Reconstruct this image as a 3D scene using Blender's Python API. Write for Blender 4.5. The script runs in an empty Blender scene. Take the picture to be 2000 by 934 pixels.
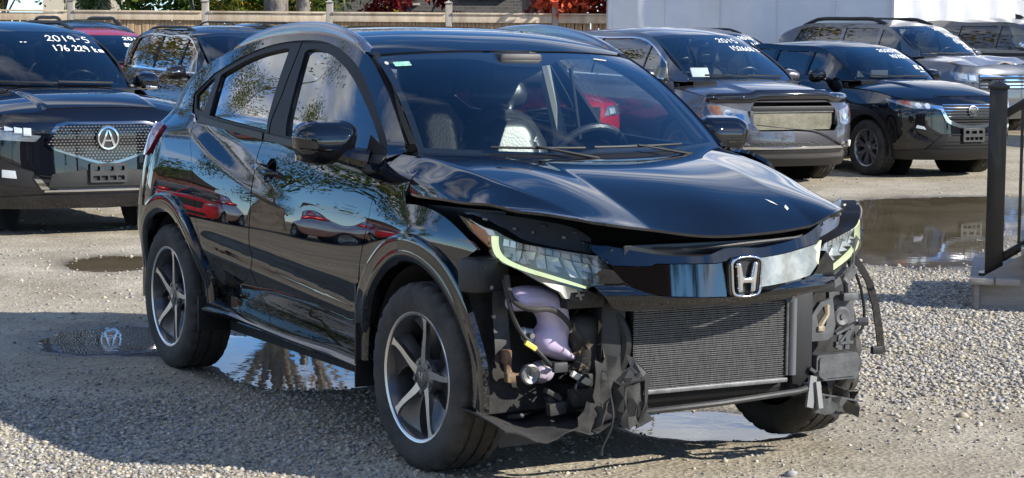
import bpy, bmesh, math, random
import numpy as np
from mathutils import Vector, Matrix
from mathutils.geometry import delaunay_2d_cdt

random.seed(7); rng = np.random.default_rng(7)
scene = bpy.context.scene
COL = scene.collection

# ------------------------------------------------------------------ camera
PITCH, ROLL, CAM_H, FOCAL = 0.09471, 0.00726, 1.512, 3938.5 / 2000 * 36
def camera():
    f = Vector((0, math.cos(PITCH), -math.sin(PITCH))); u = Vector((0, math.sin(PITCH), math.cos(PITCH))); x = Vector((1, 0, 0))
    c, s = math.cos(ROLL), math.sin(ROLL)
    r = c * x + s * u; up = -s * x + c * u
    cd = bpy.data.cameras.new('camera'); cd.lens = FOCAL; cd.sensor_width = 36; cd.clip_end = 2000; cd.clip_start = .1
    o = bpy.data.objects.new('camera', cd); COL.objects.link(o)
    m = Matrix((r, up, -f)).transposed().to_4x4(); m.translation = (0, 0, CAM_H); o.matrix_world = m
    scene.camera = o
camera()

# ------------------------------------------------------------------ sky and sun
SUN_AZ = math.radians(-21)      # where the sun stands, counter-clockwise from +X (the camera looks along +Y)
SUN_EL = math.radians(30)
def sky():
    w = bpy.data.worlds.new('World'); scene.world = w; w.use_nodes = True
    nt = w.node_tree; nt.nodes.clear(); N = nt.nodes.new; L = nt.links.new
    out = N('ShaderNodeOutputWorld'); bg = N('ShaderNodeBackground'); bg.inputs['Strength'].default_value = .15
    st = N('ShaderNodeTexSky'); st.sky_type = 'NISHITA'; st.sun_disc = False
    st.sun_elevation = SUN_EL; st.sun_rotation = math.pi / 2 - SUN_AZ; st.altitude = 2500; st.air_density = 1.0; st.dust_density = .05; st.ozone_density = 6
    # broken cloud as a layer overhead: direction projected on a level sheet
    tc = N('ShaderNodeTexCoord'); sp = N('ShaderNodeSeparateXYZ'); L(tc.outputs['Generated'], sp.inputs[0])
    mz = N('ShaderNodeMath'); mz.operation = 'MAXIMUM'; mz.inputs[1].default_value = .03; L(sp.outputs['Z'], mz.inputs[0])
    az = N('ShaderNodeMath'); az.operation = 'ADD'; az.inputs[1].default_value = .12; L(mz.outputs[0], az.inputs[0])
    dx = N('ShaderNodeMath'); dx.operation = 'DIVIDE'; L(sp.outputs['X'], dx.inputs[0]); L(az.outputs[0], dx.inputs[1])
    dy = N('ShaderNodeMath'); dy.operation = 'DIVIDE'; L(sp.outputs['Y'], dy.inputs[0]); L(az.outputs[0], dy.inputs[1])
    cb = N('ShaderNodeCombineXYZ'); L(dx.outputs[0], cb.inputs[0]); L(dy.outputs[0], cb.inputs[1]); cb.inputs[2].default_value = 12.4
    mp = N('ShaderNodeMapping'); mp.inputs['Scale'].default_value = (.55, 1.0, 1); mp.inputs['Rotation'].default_value = (0, 0, .5); L(cb.outputs[0], mp.inputs[0])
    nz = N('ShaderNodeTexNoise'); nz.inputs['Scale'].default_value = 1.15; nz.inputs['Detail'].default_value = 7; nz.inputs['Roughness'].default_value = .56
    nz.inputs['Distortion'].default_value = .35; L(mp.outputs[0], nz.inputs['Vector'])
    rp = N('ShaderNodeValToRGB'); rp.color_ramp.elements[0].position = .49; rp.color_ramp.elements[1].position = .64; L(nz.outputs['Fac'], rp.inputs[0])
    n2 = N('ShaderNodeTexNoise'); n2.inputs['Scale'].default_value = 2.6; n2.inputs['Detail'].default_value = 4; L(mp.outputs[0], n2.inputs['Vector'])
    cr = N('ShaderNodeValToRGB'); cr.color_ramp.elements[0].color = (3.2, 3.5, 4.0, 1); cr.color_ramp.elements[1].color = (9, 9, 9.2, 1)
    cr.color_ramp.elements[0].position = .35; cr.color_ramp.elements[1].position = .65; L(n2.outputs['Fac'], cr.inputs[0])
    mx = N('ShaderNodeMix'); mx.data_type = 'RGBA'; L(rp.outputs[0], mx.inputs['Factor']); hs = N('ShaderNodeHueSaturation'); hs.inputs['Saturation'].default_value = 1.12; L(st.outputs[0], hs.inputs['Color']); L(hs.outputs[0], mx.inputs['A']); L(cr.outputs[0], mx.inputs['B'])
    L(mx.outputs['Result'], bg.inputs['Color']); L(bg.outputs[0], out.inputs[0])
    ld = bpy.data.lights.new('sun', 'SUN'); ld.energy = 5.0; ld.angle = math.radians(.53); ld.color = (1, .94, .84)
    o = bpy.data.objects.new('sun', ld); COL.objects.link(o)
    d = Vector((math.cos(SUN_EL) * math.cos(SUN_AZ), math.cos(SUN_EL) * math.sin(SUN_AZ), math.sin(SUN_EL)))
    o.rotation_euler = d.to_track_quat('Z', 'Y').to_euler(); o.location = (20, 0, 20)
sky()
vs = scene.view_settings; vs.view_transform = 'Standard'; vs.look = 'None'; vs.gamma = 1; vs.exposure = .6; vs.use_curve_mapping = False
scene.cycles.use_denoising = True
scene.cycles.max_bounces = 8; scene.cycles.transparent_max_bounces = 16; scene.cycles.glossy_bounces = 4; scene.cycles.transmission_bounces = 6
scene.cycles.sample_clamp_indirect = 6

# ------------------------------------------------------------------ scene bookkeeping
def thing(name, label, cat, loc=(0, 0, 0), rotz=0, group=None):
    o = bpy.data.objects.new(name, None); COL.objects.link(o); o.empty_display_size = .2
    o.location = loc; o.rotation_euler = (0, 0, rotz); tag(o, label, cat, group); return o
def tag(o, label=None, cat=None, group=None, kind=None):
    if label: o['label'] = label
    if cat: o['category'] = cat
    if group: o['group'] = group
    if kind: o['kind'] = kind
    return o
def link(name, me, mat, parent):
    o = bpy.data.objects.new(name, me); COL.objects.link(o)
    if mat is not None and not me.materials: me.materials.append(mat)
    if parent is not None: o.parent = parent
    return o

# ------------------------------------------------------------------ maths
def sst(a, b, x):
    t = np.clip((x - a) / (b - a), 0, 1); return t * t * (3 - 2 * t)
class Spl:
    """natural cubic spline through (x, y), linear beyond the ends; y may be vectors"""
    def __init__(s, x, y):
        x = np.asarray(x, float); y = np.asarray(y, float); n = len(x); s.x = x; s.y = y; h = np.diff(x)
        A = np.eye(n); r = np.zeros(y.shape)
        for i in range(1, n - 1):
            A[i, i - 1] = h[i - 1]; A[i, i] = 2 * (h[i - 1] + h[i]); A[i, i + 1] = h[i]
            r[i] = 6 * ((y[i + 1] - y[i]) / h[i] - (y[i] - y[i - 1]) / h[i - 1])
        s.m = np.linalg.solve(A, r); s.h = h
        s.d0 = (y[1] - y[0]) / h[0] - h[0] * s.m[1] / 6; s.d1 = (y[-1] - y[-2]) / h[-1] + h[-1] * s.m[-2] / 6
    def __call__(s, t):
        t = np.asarray(t, float); tc = np.clip(t, s.x[0], s.x[-1]); i = np.clip(np.searchsorted(s.x, tc) - 1, 0, len(s.h) - 1)
        ex = (lambda a: a) if s.y.ndim == 1 else (lambda a: a[..., None])
        h = s.h[i]; a = ex((s.x[i + 1] - tc) / h); b = ex((tc - s.x[i]) / h); h2 = ex(h * h)
        v = a * s.y[i] + b * s.y[i + 1] + ((a ** 3 - a) * s.m[i] + (b ** 3 - b) * s.m[i + 1]) * h2 / 6
        return v + ex(np.minimum(t - s.x[0], 0)) * s.d0 + ex(np.maximum(t - s.x[-1], 0)) * s.d1
def curve(pts, n=8):
    """smooth open curve through the points (centripetal parameter)"""
    p = np.asarray(pts, float)
    if len(p) < 3: return [tuple(q) for q in p]
    d = np.sqrt(np.linalg.norm(np.diff(p, axis=0), axis=1)) + 1e-9; t = np.concatenate([[0], np.cumsum(d)])
    tt = np.concatenate([np.linspace(t[i], t[i + 1], n, endpoint=False) for i in range(len(p) - 1)] + [[t[-1]]])
    return [tuple(q) for q in Spl(t, p)(tt)]
def ring(pts, n=8):
    """smooth closed curve"""
    p = list(pts); k = len(p); e = p[-3:] + p + p[:3]; q = curve(e, n); return q[3 * n:(3 + k) * n]
def arc(cx, cz, r, a0, a1, n=24, rz=None):
    rz = rz or r
    return [(cx + r * math.cos(math.radians(a0 + (a1 - a0) * i / n)), cz + rz * math.sin(math.radians(a0 + (a1 - a0) * i / n))) for i in range(n + 1)]
def rrect(x0, z0, x1, z1, r, n=5):
    return arc(x1 - r, z0 + r, r, -90, 0, n) + arc(x1 - r, z1 - r, r, 0, 90, n) + arc(x0 + r, z1 - r, r, 90, 180, n) + arc(x0 + r, z0 + r, r, 180, 270, n)
def inside(P, poly):
    poly = np.asarray(poly); x, y = P[:, 0], P[:, 1]; r = np.zeros(len(P), bool)
    a = poly; b = np.roll(poly, -1, 0)
    for (x0, y0), (x1, y1) in zip(a, b):
        c = (y0 > y) != (y1 > y)
        if c.any():
            with np.errstate(divide='ignore', invalid='ignore'): r ^= c & (x < (x1 - x0) * (y - y0) / (y1 - y0) + x0)
    return r
def bdist(P, polys):
    d = np.full(len(P), 1e9)
    for poly in polys:
        a = np.asarray(poly); b = np.roll(a, -1, 0)
        for p, q in zip(a, b):
            e = q - p; l = e @ e
            if l < 1e-14: continue
            t = np.clip(((P - p) @ e) / l, 0, 1); d = np.minimum(d, np.linalg.norm(P - p - t[:, None] * e, axis=1))
    return d
def resample(poly, res):
    out = []; p = [np.array(q, float) for q in poly]
    for a, b in zip(p, p[1:] + p[:1]):
        l = np.linalg.norm(b - a)
        if l < 1e-5: continue
        k = max(1, int(math.ceil(l / res)))
        for i in range(k): out.append(a + (b - a) * i / k)
    q = [out[0]]
    for v in out[1:]:
        if np.linalg.norm(v - q[-1]) > res * .12: q.append(v)
    if np.linalg.norm(q[0] - q[-1]) < res * .12: q.pop()
    return np.array(q)
def triangulate(outer, holes, res, lines=()):
    loops = [resample(outer, res)] + [resample(h, res) for h in holes]
    V = [v for l in loops for v in l]; E = []; k = 0
    for l in loops: E += [(k + i, k + (i + 1) % len(l)) for i in range(len(l))]; k += len(l)
    o = loops[0]; x0, y0 = o.min(0); x1, y1 = o.max(0); r = res
    gx = np.arange(x0 + r / 2, x1, r); gy = np.arange(y0 + r / 2, y1, r * .866)
    if len(gx) and len(gy):
        X, Y = np.meshgrid(gx, gy); X = X + (np.arange(len(gy)) % 2)[:, None] * r / 2; G = np.stack([X.ravel(), Y.ravel()], 1)
        m = inside(G, o)
        for h in loops[1:]: m &= ~inside(G, h)
        G = G[m]
        if len(G): G = G[bdist(G, loops) > r * .45]; V += list(G)
    for fn, a, b in lines:      # feature lines v = fn(u): vertices and edges run along them
        uu = np.arange(a, b, res * .8); Q = np.stack([uu, fn(uu)], 1); ok = inside(Q, o) & (bdist(Q, loops) > res * .35)
        for h in loops[1:]: ok &= ~inside(Q, h)
        keep = [v for v in V[k:] if not (a <= v[0] <= b and abs(v[1] - float(fn(np.array(v[0])))) < res * .45)]; V = V[:k] + keep
    if lines: base = k; grid = V[k:]; V = V[:k]
    for fn, a, b in lines:
        uu = np.arange(a, b, res * .8); Q = np.stack([uu, fn(uu)], 1); ok = inside(Q, o) & (bdist(Q, loops) > res * .35)
        for h in loops[1:]: ok &= ~inside(Q, h)
        last = None
        for q, g in zip(Q, ok):
            if not g: last = None; continue
            V.append(q)
            if last is not None: E.append((last, len(V) - 1))
            last = len(V) - 1
    if lines: V += grid
    v2, _, f2, *_ = delaunay_2d_cdt([Vector(v) for v in V], E, [], 0, 1e-6)
    P = np.array([(v.x, v.y) for v in v2]); F = np.array([f for f in f2 if len(f) == 3])
    c = P[F].mean(1); m = inside(c, loops[0])
    for h in loops[1:]: m &= ~inside(c, h)
    F = F[m]; u = np.unique(F); mp = -np.ones(len(P), int); mp[u] = np.arange(len(u))
    return P[u], mp[F], loops
def boundary(F):
    d = {}
    for f in F:
        for i in range(3):
            a, b = int(f[i]), int(f[(i + 1) % 3])
            if (b, a) in d: del d[(b, a)]
            else: d[(a, b)] = 1
    return list(d)
CTR = np.array((-1.2, 0, .6))
def panel(name, S, outer, mat, parent, holes=(), res=.035, thick=.014, off=0, ctr=None, lines=()):
    """a piece cut by its outline from the smooth surface S(u, v), with folded edges of real depth"""
    P, F, _ = triangulate(outer, holes, res, lines); e = 1e-4
    u, v = P[:, 0], P[:, 1]; X = S(u, v); n = np.cross(S(u + e, v) - S(u - e, v), S(u, v + e) - S(u, v - e))
    n /= np.linalg.norm(n, axis=1)[:, None] + 1e-12
    c = CTR if ctr is None else np.asarray(ctr)
    if (n * (X - c)).sum() < 0: n = -n
    X = X + n * off
    t = X[F]; fn = np.cross(t[:, 1] - t[:, 0], t[:, 2] - t[:, 0]); w = (fn * n[F].mean(1)).sum(1) < 0; F = F.copy(); F[w] = F[w][:, ::-1]
    V = [X]; NN = [n]; FF = [list(map(int, f)) for f in F]; k = len(X)
    if thick:
        B = boundary(F); ids = sorted({i for b in B for i in b}); ix = {i: j for j, i in enumerate(ids)}; m = len(ids); A = np.array(ids)
        side = np.zeros((m, 3))
        for a, b in B:
            s = np.cross(X[b] - X[a], n[a]); s /= np.linalg.norm(s) + 1e-12; side[ix[a]] += s; side[ix[b]] += s
        side /= np.linalg.norm(side, axis=1)[:, None] + 1e-12
        V += [X[A], X[A] - n[A] * thick]; NN += [side, side]
        for a, b in B: FF.append([k + ix[b], k + ix[a], k + m + ix[a], k + m + ix[b]])
    V = np.concatenate(V); NN = np.concatenate(NN)
    me = bpy.data.meshes.new(name); me.from_pydata(V.tolist(), [], FF); me.polygons.foreach_set('use_smooth', [True] * len(FF))
    me.normals_split_custom_set_from_vertices(NN.tolist()); me.update()
    return link(name, me, mat, parent)
def inflate(name, outline, frame, depth, mat, parent, r=None, res=.02, back=True, prof=.5, holes=()):
    """a rounded solid from an outline in the plane of frame = (origin, right, up); it swells along right x up"""
    o, a, b = (np.asarray(q, float) for q in frame); nrm = np.cross(a, b)
    P, F, loops = triangulate(outline, holes, res); d = bdist(P, loops); d[d < res * .05] = 0
    r = r or max(d.max(), 1e-3); t = np.clip(d / r, 0, 1); h = depth * (1 - (1 - t) ** 2) ** prof
    base = o + P[:, :1] * a + P[:, 1:] * b; X = base + h[:, None] * nrm
    tr = X[F]; fn = np.cross(tr[:, 1] - tr[:, 0], tr[:, 2] - tr[:, 0]); w = (fn @ nrm) < 0; F = F.copy(); F[w] = F[w][:, ::-1]
    V = X.tolist(); FF = F.tolist()
    if back:
        B = boundary(F); inner = {}; bs = {i for q in B for i in q}
        Xb = base - h[:, None] * nrm * (1 if back == 2 else .25)
        for i in range(len(P)):
            if i in bs: inner[i] = i
            else: inner[i] = len(V); V.append(Xb[i].tolist())
        FF += [[inner[f[0]], inner[f[2]], inner[f[1]]] for f in F.tolist()]
    me = bpy.data.meshes.new(name); me.from_pydata(V, [], FF); me.polygons.foreach_set('use_smooth', [True] * len(FF)); me.update()
    return link(name, me, mat, parent)

# ------------------------------------------------------------------ mesh builder for hard parts
def basis(d):
    d = Vector(d).normalized(); u = Vector((0, 0, 1)) if abs(d.z) < .95 else Vector((1, 0, 0))
    r = d.cross(u).normalized(); return r, r.cross(d).normalized()
class MB:
    def __init__(s): s.v = []; s.f = []
    def add(s, v, f):
        k = len(s.v); s.v += [tuple(map(float, q)) for q in v]; s.f += [tuple(int(i) + k for i in q) for q in f]; return s
    def box(s, c, d, rot=None, bev=0):
        x, y, z = (q / 2 for q in d); b = min(bev, x * .9, y * .9, z * .9)
        if b <= 0:
            v = [Vector((i * x, j * y, k * z)) for i in (-1, 1) for j in (-1, 1) for k in (-1, 1)]
            f = [(0, 1, 3, 2), (4, 6, 7, 5), (0, 4, 5, 1), (2, 3, 7, 6), (0, 2, 6, 4), (1, 5, 7, 3)]
        else:
            bm = bmesh.new(); bmesh.ops.create_cube(bm, size=1)
            for q in bm.verts: q.co = Vector((q.co.x * 2 * x, q.co.y * 2 * y, q.co.z * 2 * z))
            bmesh.ops.bevel(bm, geom=bm.edges[:], offset=b, segments=2, affect='EDGES', profile=.6)
            bm.verts.index_update(); v = [q.co.copy() for q in bm.verts]; f = [[q.index for q in p.verts] for p in bm.faces]; bm.free()
        if rot is not None: v = [rot @ q for q in v]
        return s.add([q + Vector(c) for q in v], f)
    def bar(s, p, q, w, h, bev=0):
        p, q = Vector(p), Vector(q); d = q - p; r, u = basis(d)
        m = Matrix((d.normalized(), r, u)).transposed()
        return s.box((p + q) / 2, (d.length, w, h), m, bev)
    def tube(s, pts, r, n=8, cap=True):
        pts = [Vector(p) for p in pts]; rr = r if hasattr(r, '__len__') else [r] * len(pts); k = len(s.v); N = None
        for i, p in enumerate(pts):
            t = (pts[min(i + 1, len(pts) - 1)] - pts[max(i - 1, 0)]).normalized()
            if N is None: N = basis(t)[0]
            N = (N - t * N.dot(t)).normalized(); B = t.cross(N)
            for j in range(n):
                a = 2 * math.pi * j / n; s.v.append(tuple(p + (N * math.cos(a) + B * math.sin(a)) * rr[i]))
        for i in range(len(pts) - 1):
            for j in range(n): a, b = k + i * n + j, k + i * n + (j + 1) % n; s.f.append((a, b, b + n, a + n))
        if cap: s.f.append(tuple(k + j for j in reversed(range(n)))); s.f.append(tuple(k + (len(pts) - 1) * n + j for j in range(n)))
        return s
    def lathe(s, prof, c=(0, 0, 0), axis=(0, 1, 0), n=32, a0=0, a1=360, dr=None):
        ax = Vector(axis).normalized(); e1, e2 = basis(ax); c = Vector(c); k = len(s.v); full = abs(a1 - a0) >= 359.9; m = n if full else n + 1
        for i in range(m):
            a = math.radians(a0 + (a1 - a0) * i / n)
            for j, (r, h) in enumerate(prof):
                if dr is not None: r = r + dr(i, j)
                s.v.append(tuple(c + ax * h + (e1 * math.cos(a) + e2 * math.sin(a)) * r))
        p = len(prof)
        for i in range(n):
            for j in range(p - 1):
                a = k + i * p + j; b = k + ((i + 1) % m) * p + j; s.f.append((a, a + 1, b + 1, b))
        return s
    def prism(s, poly, frame, depth):
        o, a, b = (Vector(q) for q in frame); nn = a.cross(b).normalized() * depth; n = len(poly)
        v = [o + a * x + b * y for x, y in poly]; v += [q + nn for q in v]
        f = [tuple(reversed(range(n))), tuple(range(n, 2 * n))] + [(i, (i + 1) % n, n + (i + 1) % n, n + i) for i in range(n)]
        return s.add(v, f)
    def sheet(s, rows):
        k = len(s.v); m = len(rows[0])
        for r in rows: s.v += [tuple(map(float, q)) for q in r]
        for i in range(len(rows) - 1):
            for j in range(m - 1): a = k + i * m + j; s.f.append((a, a + 1, a + m + 1, a + m))
        return s
    def build(s, name, mat, parent=None, ang=35, bevel=0, fix=True, thick=0):
        me = bpy.data.meshes.new(name); me.from_pydata(s.v, [], s.f)
        bm = bmesh.new(); bm.from_mesh(me)
        if fix or thick: bmesh.ops.recalc_face_normals(bm, faces=bm.faces[:])
        if thick:
            bm.normal_update(); src = bm.verts[:]; fs = bm.faces[:]; be = [(e.verts[0], e.verts[1], e.link_faces[0]) for e in bm.edges if len(e.link_faces) == 1]
            cp = {v: bm.verts.new(v.co - v.normal * thick) for v in src}
            for f in fs: bm.faces.new([cp[v] for v in reversed(f.verts)])
            for a, b, f in be:
                vs = list(f.verts); i = vs.index(a)
                if vs[(i + 1) % len(vs)] is not b: a, b = b, a
                bm.faces.new((b, a, cp[a], cp[b]))
        bm.to_mesh(me); bm.free()
        if ang:
            me.polygons.foreach_set('use_smooth', [True] * len(me.polygons)); me.set_sharp_from_angle(angle=math.radians(ang))
        me.update(); return link(name, me, mat, parent)

# ------------------------------------------------------------------ materials
MAT = {}
def mat(name, col=(.5, .5, .5), rough=.5, metal=0, spec=.5, coat=0, bump=0, bscale=50, var=0, vscale=8, col2=None, trans=0, ior=1.5, emit=None, es=0, sss=0, bdist=.01, detail=4, coat_r=.03, vstretch=None):
    if name in MAT: return MAT[name]
    m = bpy.data.materials.new(name); m.use_nodes = True; nt = m.node_tree; N = nt.nodes.new; L = nt.links.new
    b = nt.nodes['Principled BSDF']; I = b.inputs
    I['Base Color'].default_value = (*col, 1); I['Roughness'].default_value = rough; I['Metallic'].default_value = metal; I['Specular IOR Level'].default_value = spec
    I['IOR'].default_value = ior; I['Coat Weight'].default_value = coat; I['Coat Roughness'].default_value = coat_r; I['Transmission Weight'].default_value = trans
    if emit: I['Emission Color'].default_value = (*emit, 1); I['Emission Strength'].default_value = es
    if sss: I['Subsurface Weight'].default_value = sss; I['Subsurface Radius'].default_value = (.03, .02, .03)
    if var or bump or col2:
        tc = N('ShaderNodeTexCoord'); vec = tc.outputs['Object']
        if vstretch:
            mp = N('ShaderNodeMapping'); mp.inputs['Scale'].default_value = vstretch; L(vec, mp.inputs[0]); vec = mp.outputs[0]
        if var or col2:
            n = N('ShaderNodeTexNoise'); n.inputs['Scale'].default_value = vscale; n.inputs['Detail'].default_value = detail; n.inputs['Roughness'].default_value = .62; L(vec, n.inputs['Vector'])
            r = N('ShaderNodeValToRGB'); c2 = col2 or tuple(min(1, q * (1 + var)) for q in col); c1 = col if col2 else tuple(q * (1 - var) for q in col)
            r.color_ramp.elements[0].color = (*c1, 1); r.color_ramp.elements[1].color = (*c2, 1); r.color_ramp.elements[0].position = .32; r.color_ramp.elements[1].position = .68
            L(n.outputs['Fac'], r.inputs[0]); L(r.outputs[0], I['Base Color'])
        if bump:
            n = N('ShaderNodeTexNoise'); n.inputs['Scale'].default_value = bscale; n.inputs['Detail'].default_value = 5; L(vec, n.inputs['Vector'])
            k = N('ShaderNodeBump'); k.inputs['Strength'].default_value = bump; k.inputs['Distance'].default_value = bdist; L(n.outputs['Fac'], k.inputs['Height']); L(k.outputs[0], I['Normal'])
    MAT[name] = m; return m
def glass(name, tint=(.6, .65, .66), rough=0, ior=1.5, gain=2.0):
    """thin sheet of glass: tinted see-through plus its mirror reflection"""
    if name in MAT: return MAT[name]
    m = bpy.data.materials.new(name); m.use_nodes = True; nt = m.node_tree; nt.nodes.clear(); N = nt.nodes.new; L = nt.links.new
    o = N('ShaderNodeOutputMaterial'); t = N('ShaderNodeBsdfTransparent'); t.inputs[0].default_value = (*tint, 1)
    g = N('ShaderNodeBsdfGlossy'); g.inputs['Roughness'].default_value = rough; g.inputs['Color'].default_value = (1, 1, 1, 1)
    f = N('ShaderNodeFresnel'); ge = N('ShaderNodeNewGeometry'); e1 = N('ShaderNodeMath'); e1.operation = 'MULTIPLY_ADD'; e1.inputs[1].default_value = -2; e1.inputs[2].default_value = 1; L(ge.outputs['Backfacing'], e1.inputs[0])
    e2 = N('ShaderNodeMath'); e2.operation = 'POWER'; e2.inputs[0].default_value = ior; L(e1.outputs[0], e2.inputs[1]); L(e2.outputs[0], f.inputs[0])   # both faces of the sheet reflect as air to glass
    k = N('ShaderNodeMath'); k.operation = 'MULTIPLY'; k.inputs[1].default_value = gain; k.use_clamp = True; L(f.outputs[0], k.inputs[0])
    x = N('ShaderNodeMixShader'); L(k.outputs[0], x.inputs[0]); L(t.outputs[0], x.inputs[1]); L(g.outputs[0], x.inputs[2]); L(x.outputs[0], o.inputs[0])
    MAT[name] = m; return m
def paint(name, col, flake=0, rough=.25, dust=.03, mud=0):
    """car paint: base coat, clear coat, and a film of road dust"""
    if name in MAT: return MAT[name]
    m = mat(name, col, rough, metal=flake, coat=1, coat_r=.01, spec=.5 if flake else 0); nt = m.node_tree; N = nt.nodes.new; L = nt.links.new; b = nt.nodes['Principled BSDF']
    b.inputs['Coat IOR'].default_value = 1.68
    tc = N('ShaderNodeTexCoord'); n = N('ShaderNodeTexNoise'); n.inputs['Scale'].default_value = 3.2; n.inputs['Detail'].default_value = 8; n.inputs['Roughness'].default_value = .7
    L(tc.outputs['Object'], n.inputs['Vector'])
    r = N('ShaderNodeMapRange'); r.inputs['From Min'].default_value = .35; r.inputs['From Max'].default_value = .8; r.inputs['To Min'].default_value = .004; r.inputs['To Max'].default_value = .004 + dust * .5; L(n.outputs['Fac'], r.inputs['Value'])
    L(r.outputs[0], b.inputs['Coat Roughness'])
    mx = N('ShaderNodeMix'); mx.data_type = 'RGBA'; mx.inputs['A'].default_value = (*col, 1); mx.inputs['B'].default_value = (.32, .29, .24, 1)
    r2 = N('ShaderNodeMapRange'); r2.inputs['From Min'].default_value = .5; r2.inputs['From Max'].default_value = .85; r2.inputs['To Max'].default_value = dust * .12; L(n.outputs['Fac'], r2.inputs['Value'])
    L(r2.outputs[0], mx.inputs['Factor']); L(mx.outputs['Result'], b.inputs['Base Color'])
    if mud:   # dried splash thrown up by the wheels, thickest along the sills
        s = N('ShaderNodeSeparateXYZ'); L(tc.outputs['Object'], s.inputs[0]); h = N('ShaderNodeMapRange'); h.inputs['From Min'].default_value = .24; h.inputs['From Max'].default_value = .70; h.inputs['To Min'].default_value = 1; h.inputs['To Max'].default_value = 0; L(s.outputs['Z'], h.inputs[0])
        k = N('ShaderNodeTexNoise'); k.inputs['Scale'].default_value = 70; k.inputs['Detail'].default_value = 5; k.inputs['Roughness'].default_value = .75; L(tc.outputs['Object'], k.inputs['Vector'])
        kr = N('ShaderNodeMapRange'); kr.inputs['From Min'].default_value = .50; kr.inputs['From Max'].default_value = .72; L(k.outputs['Fac'], kr.inputs[0])
        p = N('ShaderNodeMath'); p.operation = 'MULTIPLY'; L(h.outputs[0], p.inputs[0]); L(kr.outputs[0], p.inputs[1]); p2 = N('ShaderNodeMath'); p2.operation = 'MULTIPLY'; p2.inputs[1].default_value = mud; L(p.outputs[0], p2.inputs[0])
        m2 = N('ShaderNodeMix'); m2.data_type = 'RGBA'; m2.inputs['B'].default_value = (.26, .22, .16, 1); L(p2.outputs[0], m2.inputs['Factor']); L(mx.outputs['Result'], m2.inputs['A']); L(m2.outputs['Result'], b.inputs['Base Color'])
        iv = N('ShaderNodeMath'); iv.operation = 'SUBTRACT'; iv.inputs[0].default_value = 1; L(p2.outputs[0], iv.inputs[1]); L(iv.outputs[0], b.inputs['Coat Weight'])
    return m
# ------------------------------------------------------------------ hand lettering
STROKES = {'0': [[(.5, 1), (.1, .8), (.05, .35), (.4, 0), (.85, .25), (.9, .7), (.5, 1)]], '1': [[(.5, 1), (.55, 0)]], '2': [[(.1, .75), (.4, 1), (.8, .8), (.5, .4), (.0, .05), (.35, .12), (1, .0)]],
 '4': [[(.15, 1), (.05, .45), (.9, .5)], [(.75, .95), (.7, 0)]], '5': [[(.9, 1), (.2, .95), (.15, .6), (.6, .62), (.85, .3), (.5, 0), (.05, .1)]], '6': [[(.7, 1), (.2, .6), (.1, .2), (.5, 0), (.85, .25), (.55, .5), (.15, .3)]],
 '7': [[(.05, .9), (.9, .95), (.4, 0)]], '8': [[(.8, .85), (.4, 1), (.15, .75), (.8, .3), (.5, 0), (.1, .25), (.8, .75), (.85, .9)]], '9': [[(.8, .75), (.4, 1), (.1, .7), (.45, .5), (.8, .8), (.75, 0)]], '-': [[(.1, .5), (.8, .55)]],
 'k': [[(.15, 1), (.15, 0)], [(.7, .55), (.2, .3), (.75, .0)]], 'm': [[(.05, .5), (.1, 0)], [(.08, .4), (.35, .5), (.45, 0)], [(.45, .4), (.75, .5), (.9, 0)]], 'C': [[(.9, .85), (.5, 1), (.1, .6), (.2, .1), (.9, .1)]], 'l': [[(.4, 1), (.45, 0)]],
 'e': [[(.1, .3), (.8, .35), (.5, .55), (.15, .3), (.4, 0), (.9, .1)]], 'a': [[(.8, .5), (.3, .5), (.1, .15), (.5, .05), (.8, .5), (.85, 0)]], 'n': [[(.1, .5), (.12, 0)], [(.1, .35), (.5, .55), (.8, .3), (.85, 0)]], 'T': [[(.0, .95), (1, 1)], [(.5, 1), (.5, 0)]],
 'i': [[(.4, .55), (.45, 0)]], 't': [[(.45, 1), (.45, .05), (.8, 0)], [(.1, .65), (.85, .68)]], 'H': [[(.1, 1), (.1, 0)], [(.85, 1), (.85, 0)], [(.1, .5), (.85, .52)]], 'o': [[(.5, .5), (.1, .3), (.4, 0), (.8, .25), (.5, .5)]], 's': [[(.8, .5), (.2, .45), (.75, .15), (.1, 0)]], '_': [[(0, 0), (1, 0)]]}
def write(parent, W, text, a, b, da, db, mt=None, wd=.011, off=.004, ctr=None, slant=0, flip=1):
    """hand lettering laid on the glass W(a, b): ribbons with a little thickness"""
    m = MB(); x = a; e = 1e-3
    for ch in text:
        if ch == ' ': x += da * .6; continue
        for st in STROKES.get(ch, []):
            p = np.array(curve(st, 4) if len(st) > 2 else st); A = x + p[:, 0] * da * .8 + p[:, 1] * slant; B = b + p[:, 1] * db + (x - a) * slant * -2
            P = W(A, B); n = np.cross(W(A + e, B) - W(A - e, B), W(A, B + e) - W(A, B - e)); n /= np.linalg.norm(n, axis=1)[:, None]
            c = np.array(ctr if ctr is not None else (-1.2, 0, .9)); n *= np.sign((n * (P - c)).sum(1))[:, None]; P = P + n * off
            t = np.gradient(P, axis=0); t /= np.linalg.norm(t, axis=1)[:, None] + 1e-9; sd = np.cross(n, t) * wd / 2
            m.sheet([P - sd, P + sd])
        x += da
    return tag(m.build('lettering', mt or MAT['window_marker'], parent, ang=0, fix=False), kind='stuff')

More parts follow.
